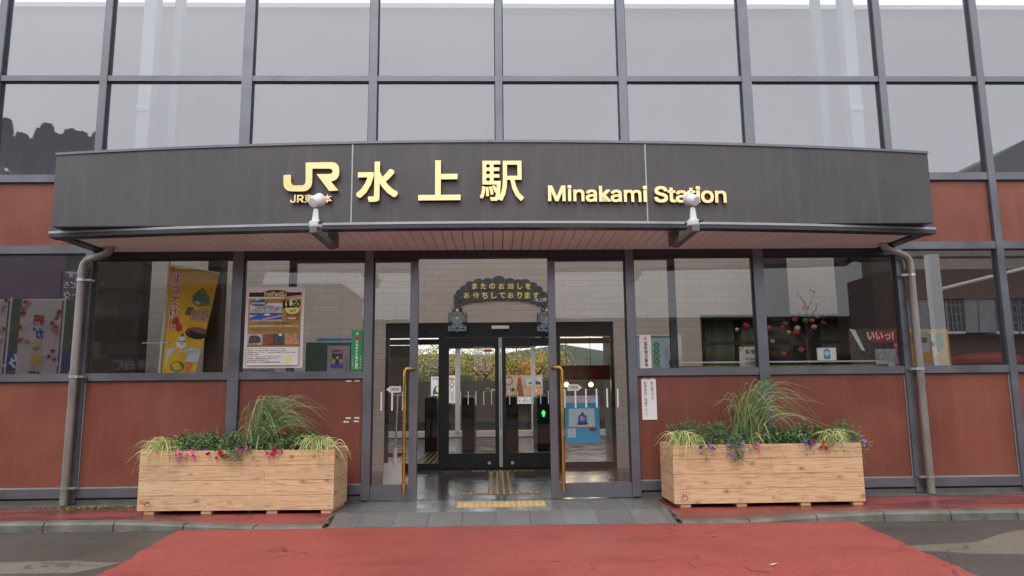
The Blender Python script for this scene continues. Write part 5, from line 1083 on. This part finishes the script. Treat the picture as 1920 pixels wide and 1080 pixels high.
for px0, px1 in ((1700, 1738), (1806, 1830), (1832, 1862), (1960, 1990)):
    m = MB(); facade(m, px0, px1, 556, 624, 'shutter_grey')
    for k in range(22): facade(m, px0+1, px1-1, 558+k*3, 559.5+k*3, 'photo_grey', th=.09)
    m.build('shutter', W2)
for px0, px1 in ((1738, 1772), (1774, 1806), (1864, 1905), (1910, 1955)):
    m = MB(); facade(m, px0, px1, 556, 624, 'window_dark', th=.03); facade(m, px0, px1, 622, 626, 'board_white', th=.1)
    for k in range(5): facade(m, px0+k*(px1-px0)/4-.7, px0+k*(px1-px0)/4+.7, 556, 622, 'shutter_grey', th=.06)
    for k in range(5): facade(m, px0, px1, 556+k*16.5-.7, 556+k*16.5+.7, 'shutter_grey', th=.06)
    m.build('window', W2)
m = MB(); x0, z0 = rp(1752, 545, 11); x1, z1 = rp(1752, 478, 11); m.box(x0-.15, x0+.15, -11.1, -10.9, 0, z1, 'white_paint'); tag(m.build('sign_post'), 'square white post across the square beside the awning', 'post')
m = MB(); q0, q1 = rp(1766, 542, 10.9), rp(1950, 496, 10.9); m.tube([(q0[0], -10.95, q0[1]), (q1[0], -10.95, q1[1])], .045, 'white_paint', 8); m.tube([(q1[0], -10.95, q1[1]), (q1[0], -10.95, ROADZ)], .045, 'white_paint', 8); tag(m.build('awning_frame'), 'white slanting awning pole before the brown clad house', 'awning')
W3 = empty('tan_shop_row', (1.5, -28, 0), 'low tan shop row facing the station across the square', 'building')
m = MB(); a, b_ = rp(560, 600, 24)[0], rp(1720, 600, 24)[0]; m.box(a, b_, -32, -24.4, ROADZ, 4.2, 'house_tan'); m.box(a-.2, b_+.2, -32.2, -23.6, 4.2, 4.35, 'roof_dark'); m.build('wall', W3)
for k in range(7):
    m = MB(); x = a+2.2+k*(b_-a-3)/7; m.box(x, x+1.7, -24.42, -24.35, .4, 2.3, 'window_dark'); m.box(x-.1, x+1.8, -24.4, -23.9, 2.5, 2.62, 'awning_red'); m.build('shop_window', W3)
m = MB(); x0, z0 = rp(1440, 638, 9); m.disc(x0, z0, .70, .33, -9.06, -9.0, 'cafe_sign', 40); m.text('SHIMODA', x0-.52, x0+.52, z0-.10, z0+.06, -9.0, 'brown_print', .01, -.012, True); m.text('珈琲館', x0-.25, x0+.25, z0+.12, z0+.22, -9.0, 'brown_print', .01, -.012, True); m.text('coffee', x0-.25, x0+.25, z0-.25, z0-.15, -9.0, 'brown_print', .01, -.012, True); m.box(x0-.04, x0+.04, -9.14, -9.07, ROADZ, z0, 'brown_post')
tag(m.build('cafe_sign'), 'oval cream cafe sign on a post, read mirrored in the right window', 'sign')
m = MB(); a, z1 = rp(-60, 505, 9); b_, z0 = rp(110, 560, 9); m.box(a, b_, -9.15, -9.05, z0, z1+.3, 'purple_board'); b2, _ = rp(112, 560, 9); c2, _ = rp(170, 560, 9); zz0, zz1 = rp(140, 562, 9)[1], rp(140, 505, 9)[1]
m.box(b2, c2, -9.15, -9.05, zz0, zz1, 'purple_board')
for k, t in enumerate(('月夜野', 'びーどろ', 'パーク')): m.text(t, b2+.05, c2-.05, zz1-(k+.85)*(zz1-zz0)/3, zz1-(k+.15)*(zz1-zz0)/3, -9.05, 'board_white', .02, -.01, True)
for x in (a+.1, c2-.1): m.box(x-.05, x+.05, -9.3, -9.16, ROADZ, zz1, 'arm_grey')
tag(m.build('park_signboard'), 'purple signboard with white writing, read mirrored in the far left window', 'sign')
m = MB(); a, b_ = rp(-60, 650, 7)[0], rp(138, 650, 7)[0]; z1, z0 = rp(60, 658, 7)[1], rp(60, 694, 7)[1]; m.box(a, b_, -7.1, -7.04, z0, z1, 'navy_print'); m.text('みなかみレンタ', a+.1, b_-.3, z0+.04, z1-.03, -7.04, 'board_white', .03, -.01, True)
for x in (a+.1, b_-.1): m.tube([(x, -7.14, ROADZ), (x, -7.14, z1)], .03, 'steel', 8)
tag(m.build('rental_banner'), 'long dark blue banner with white writing, read mirrored low in the far left window', 'banner')
for k, (px0, px1, lb) in enumerate(((36, 112, 'white banner with red maple leaves beside the purple signboard'), (-70, 10, 'white banner with red maple leaves farther along the pavement'))):
    d = 3.2; a, b_ = rp(px0, 630, d)[0], rp(px1, 630, d)[0]; z1 = rp(70, 563, d)[1]; z0 = max(.3, z1-1.7)
    r = empty('maple_banner', (a, -d, ROADZ), lb, 'banner', 'maple leaf banners'); s_ = Sheet(a, b_, z0, z1, -d, 'banner_white', .006, True)
    random.seed(44+k)
    for i in range(34):
        u = random.choice((random.uniform(.02, .2), random.uniform(.75, .98))); v = random.random()*.95; n = 10; ph = random.random()*6
        s_.poly([(u+(.09 if j % 2 == 0 else .035)*math.cos(ph+j*2*math.pi/n), v+(.03 if j % 2 == 0 else .012)*math.sin(ph+j*2*math.pi/n)) for j in range(n)], random.choice(['red_print', 'pink_print', 'red_print']))
    for ch, v, mt in (('福', .18, 'red_print'), ('が', .30, 'blue_print'), ('満', .42, 'sign_yellow'), ('開', .54, 'sign_yellow'), ('福', .68, 'green_print'), ('の', .80, 'blue_print')): s_.txt(ch, .33, .68, v-.05, v+.05, mt, .03, True)
    s_.build('cloth', r); m = MB(); m.tube([(b_+.03, -d-.02, ROADZ), (b_+.03, -d-.02, z1+.05)], .013, 'white_paint', 8); m.tube([(a, -d-.02, z1+.01), (b_+.05, -d-.02, z1+.01)], .009, 'white_paint', 8); m.build('pole', r)
# wooded hill on the left behind the square, big roof on the right
def HZ(x, y): return -1+max(0, (33-abs(x+68)*.33))*min(1, max(0, (-y-60)/18))
m = MB(); n = 14
vs = [(-105+6*i, -60-8*j, HZ(-105+6*i, -60-8*j)) for j in range(5) for i in range(n)]
m.add(vs, [(j*n+i, (j+1)*n+i, (j+1)*n+i+1, j*n+i+1) for j in range(4) for i in range(n-1)], 'hill_green'); structure(m, 'hill')
proto = empty('conifer_tree', (0, 0, 0)); tag(proto, 'dark conifer on the misty slope reflected in the upper left window', 'tree', 'conifers on the slope'); random.seed(77)
m = MB(); m.tube([(0, 0, 0), (0, 0, 5), (0, 0, 9)], [.25, .15, .03], 'stem_brown', 8); m.build('trunk', proto, local=True)
m = MB()
for i in range(1500):
    t = random.random()**.8; z = 1.2+t*8; rr = (1-t)**.8*2.0*random.uniform(.5, 1.05); a = random.uniform(0, 6.28)
    m.leaf(Vector((math.cos(a)*rr*.6, math.sin(a)*rr*.6, z)), Vector((math.cos(a), math.sin(a), random.uniform(-.6, .1))), Vector((0, 0, 1)), .75, .30, random.choice(['conifer', 'conifer', 'conifer_light']))
m.build('crown', proto, local=True)
for k in range(64):
    y = -random.uniform(78, 93); x = -84+k*.62+random.uniform(-1.2, 1.2); o = proto if k == 0 else copy_tree(proto)
    o.location = (x, y, HZ(x, y)-.3); sc = random.uniform(.45, .95); o.scale = (sc*1.25, sc*1.25, sc); o.rotation_euler.z = random.random()*6
W4 = empty('hall_roof_building', (22, -26, 0), 'large dark roofed hall behind the brown clad house', 'building')
m = MB(); a, z0 = rp(1868, 322, 22); m.box(a, a+14, -34, -22.4, ROADZ, z0-.2, 'house_tan'); m.build('wall', W4)
m = MB(); za = rp(1868, 292, 22)[1]; zb = rp(1935, 255, 22)[1]; bx_ = rp(1935, 255, 22)[0]; m.prism([(a-.5, z0-.2), (bx_+8, z0-.2), (bx_+8, zb+3.2), (bx_, zb), (a+.1, za), (a+.1, (za+z0)/2), (a-.5, (za+z0)/2-.15)], -34, -22, 'roof_dark'); m.build('roof', W4)
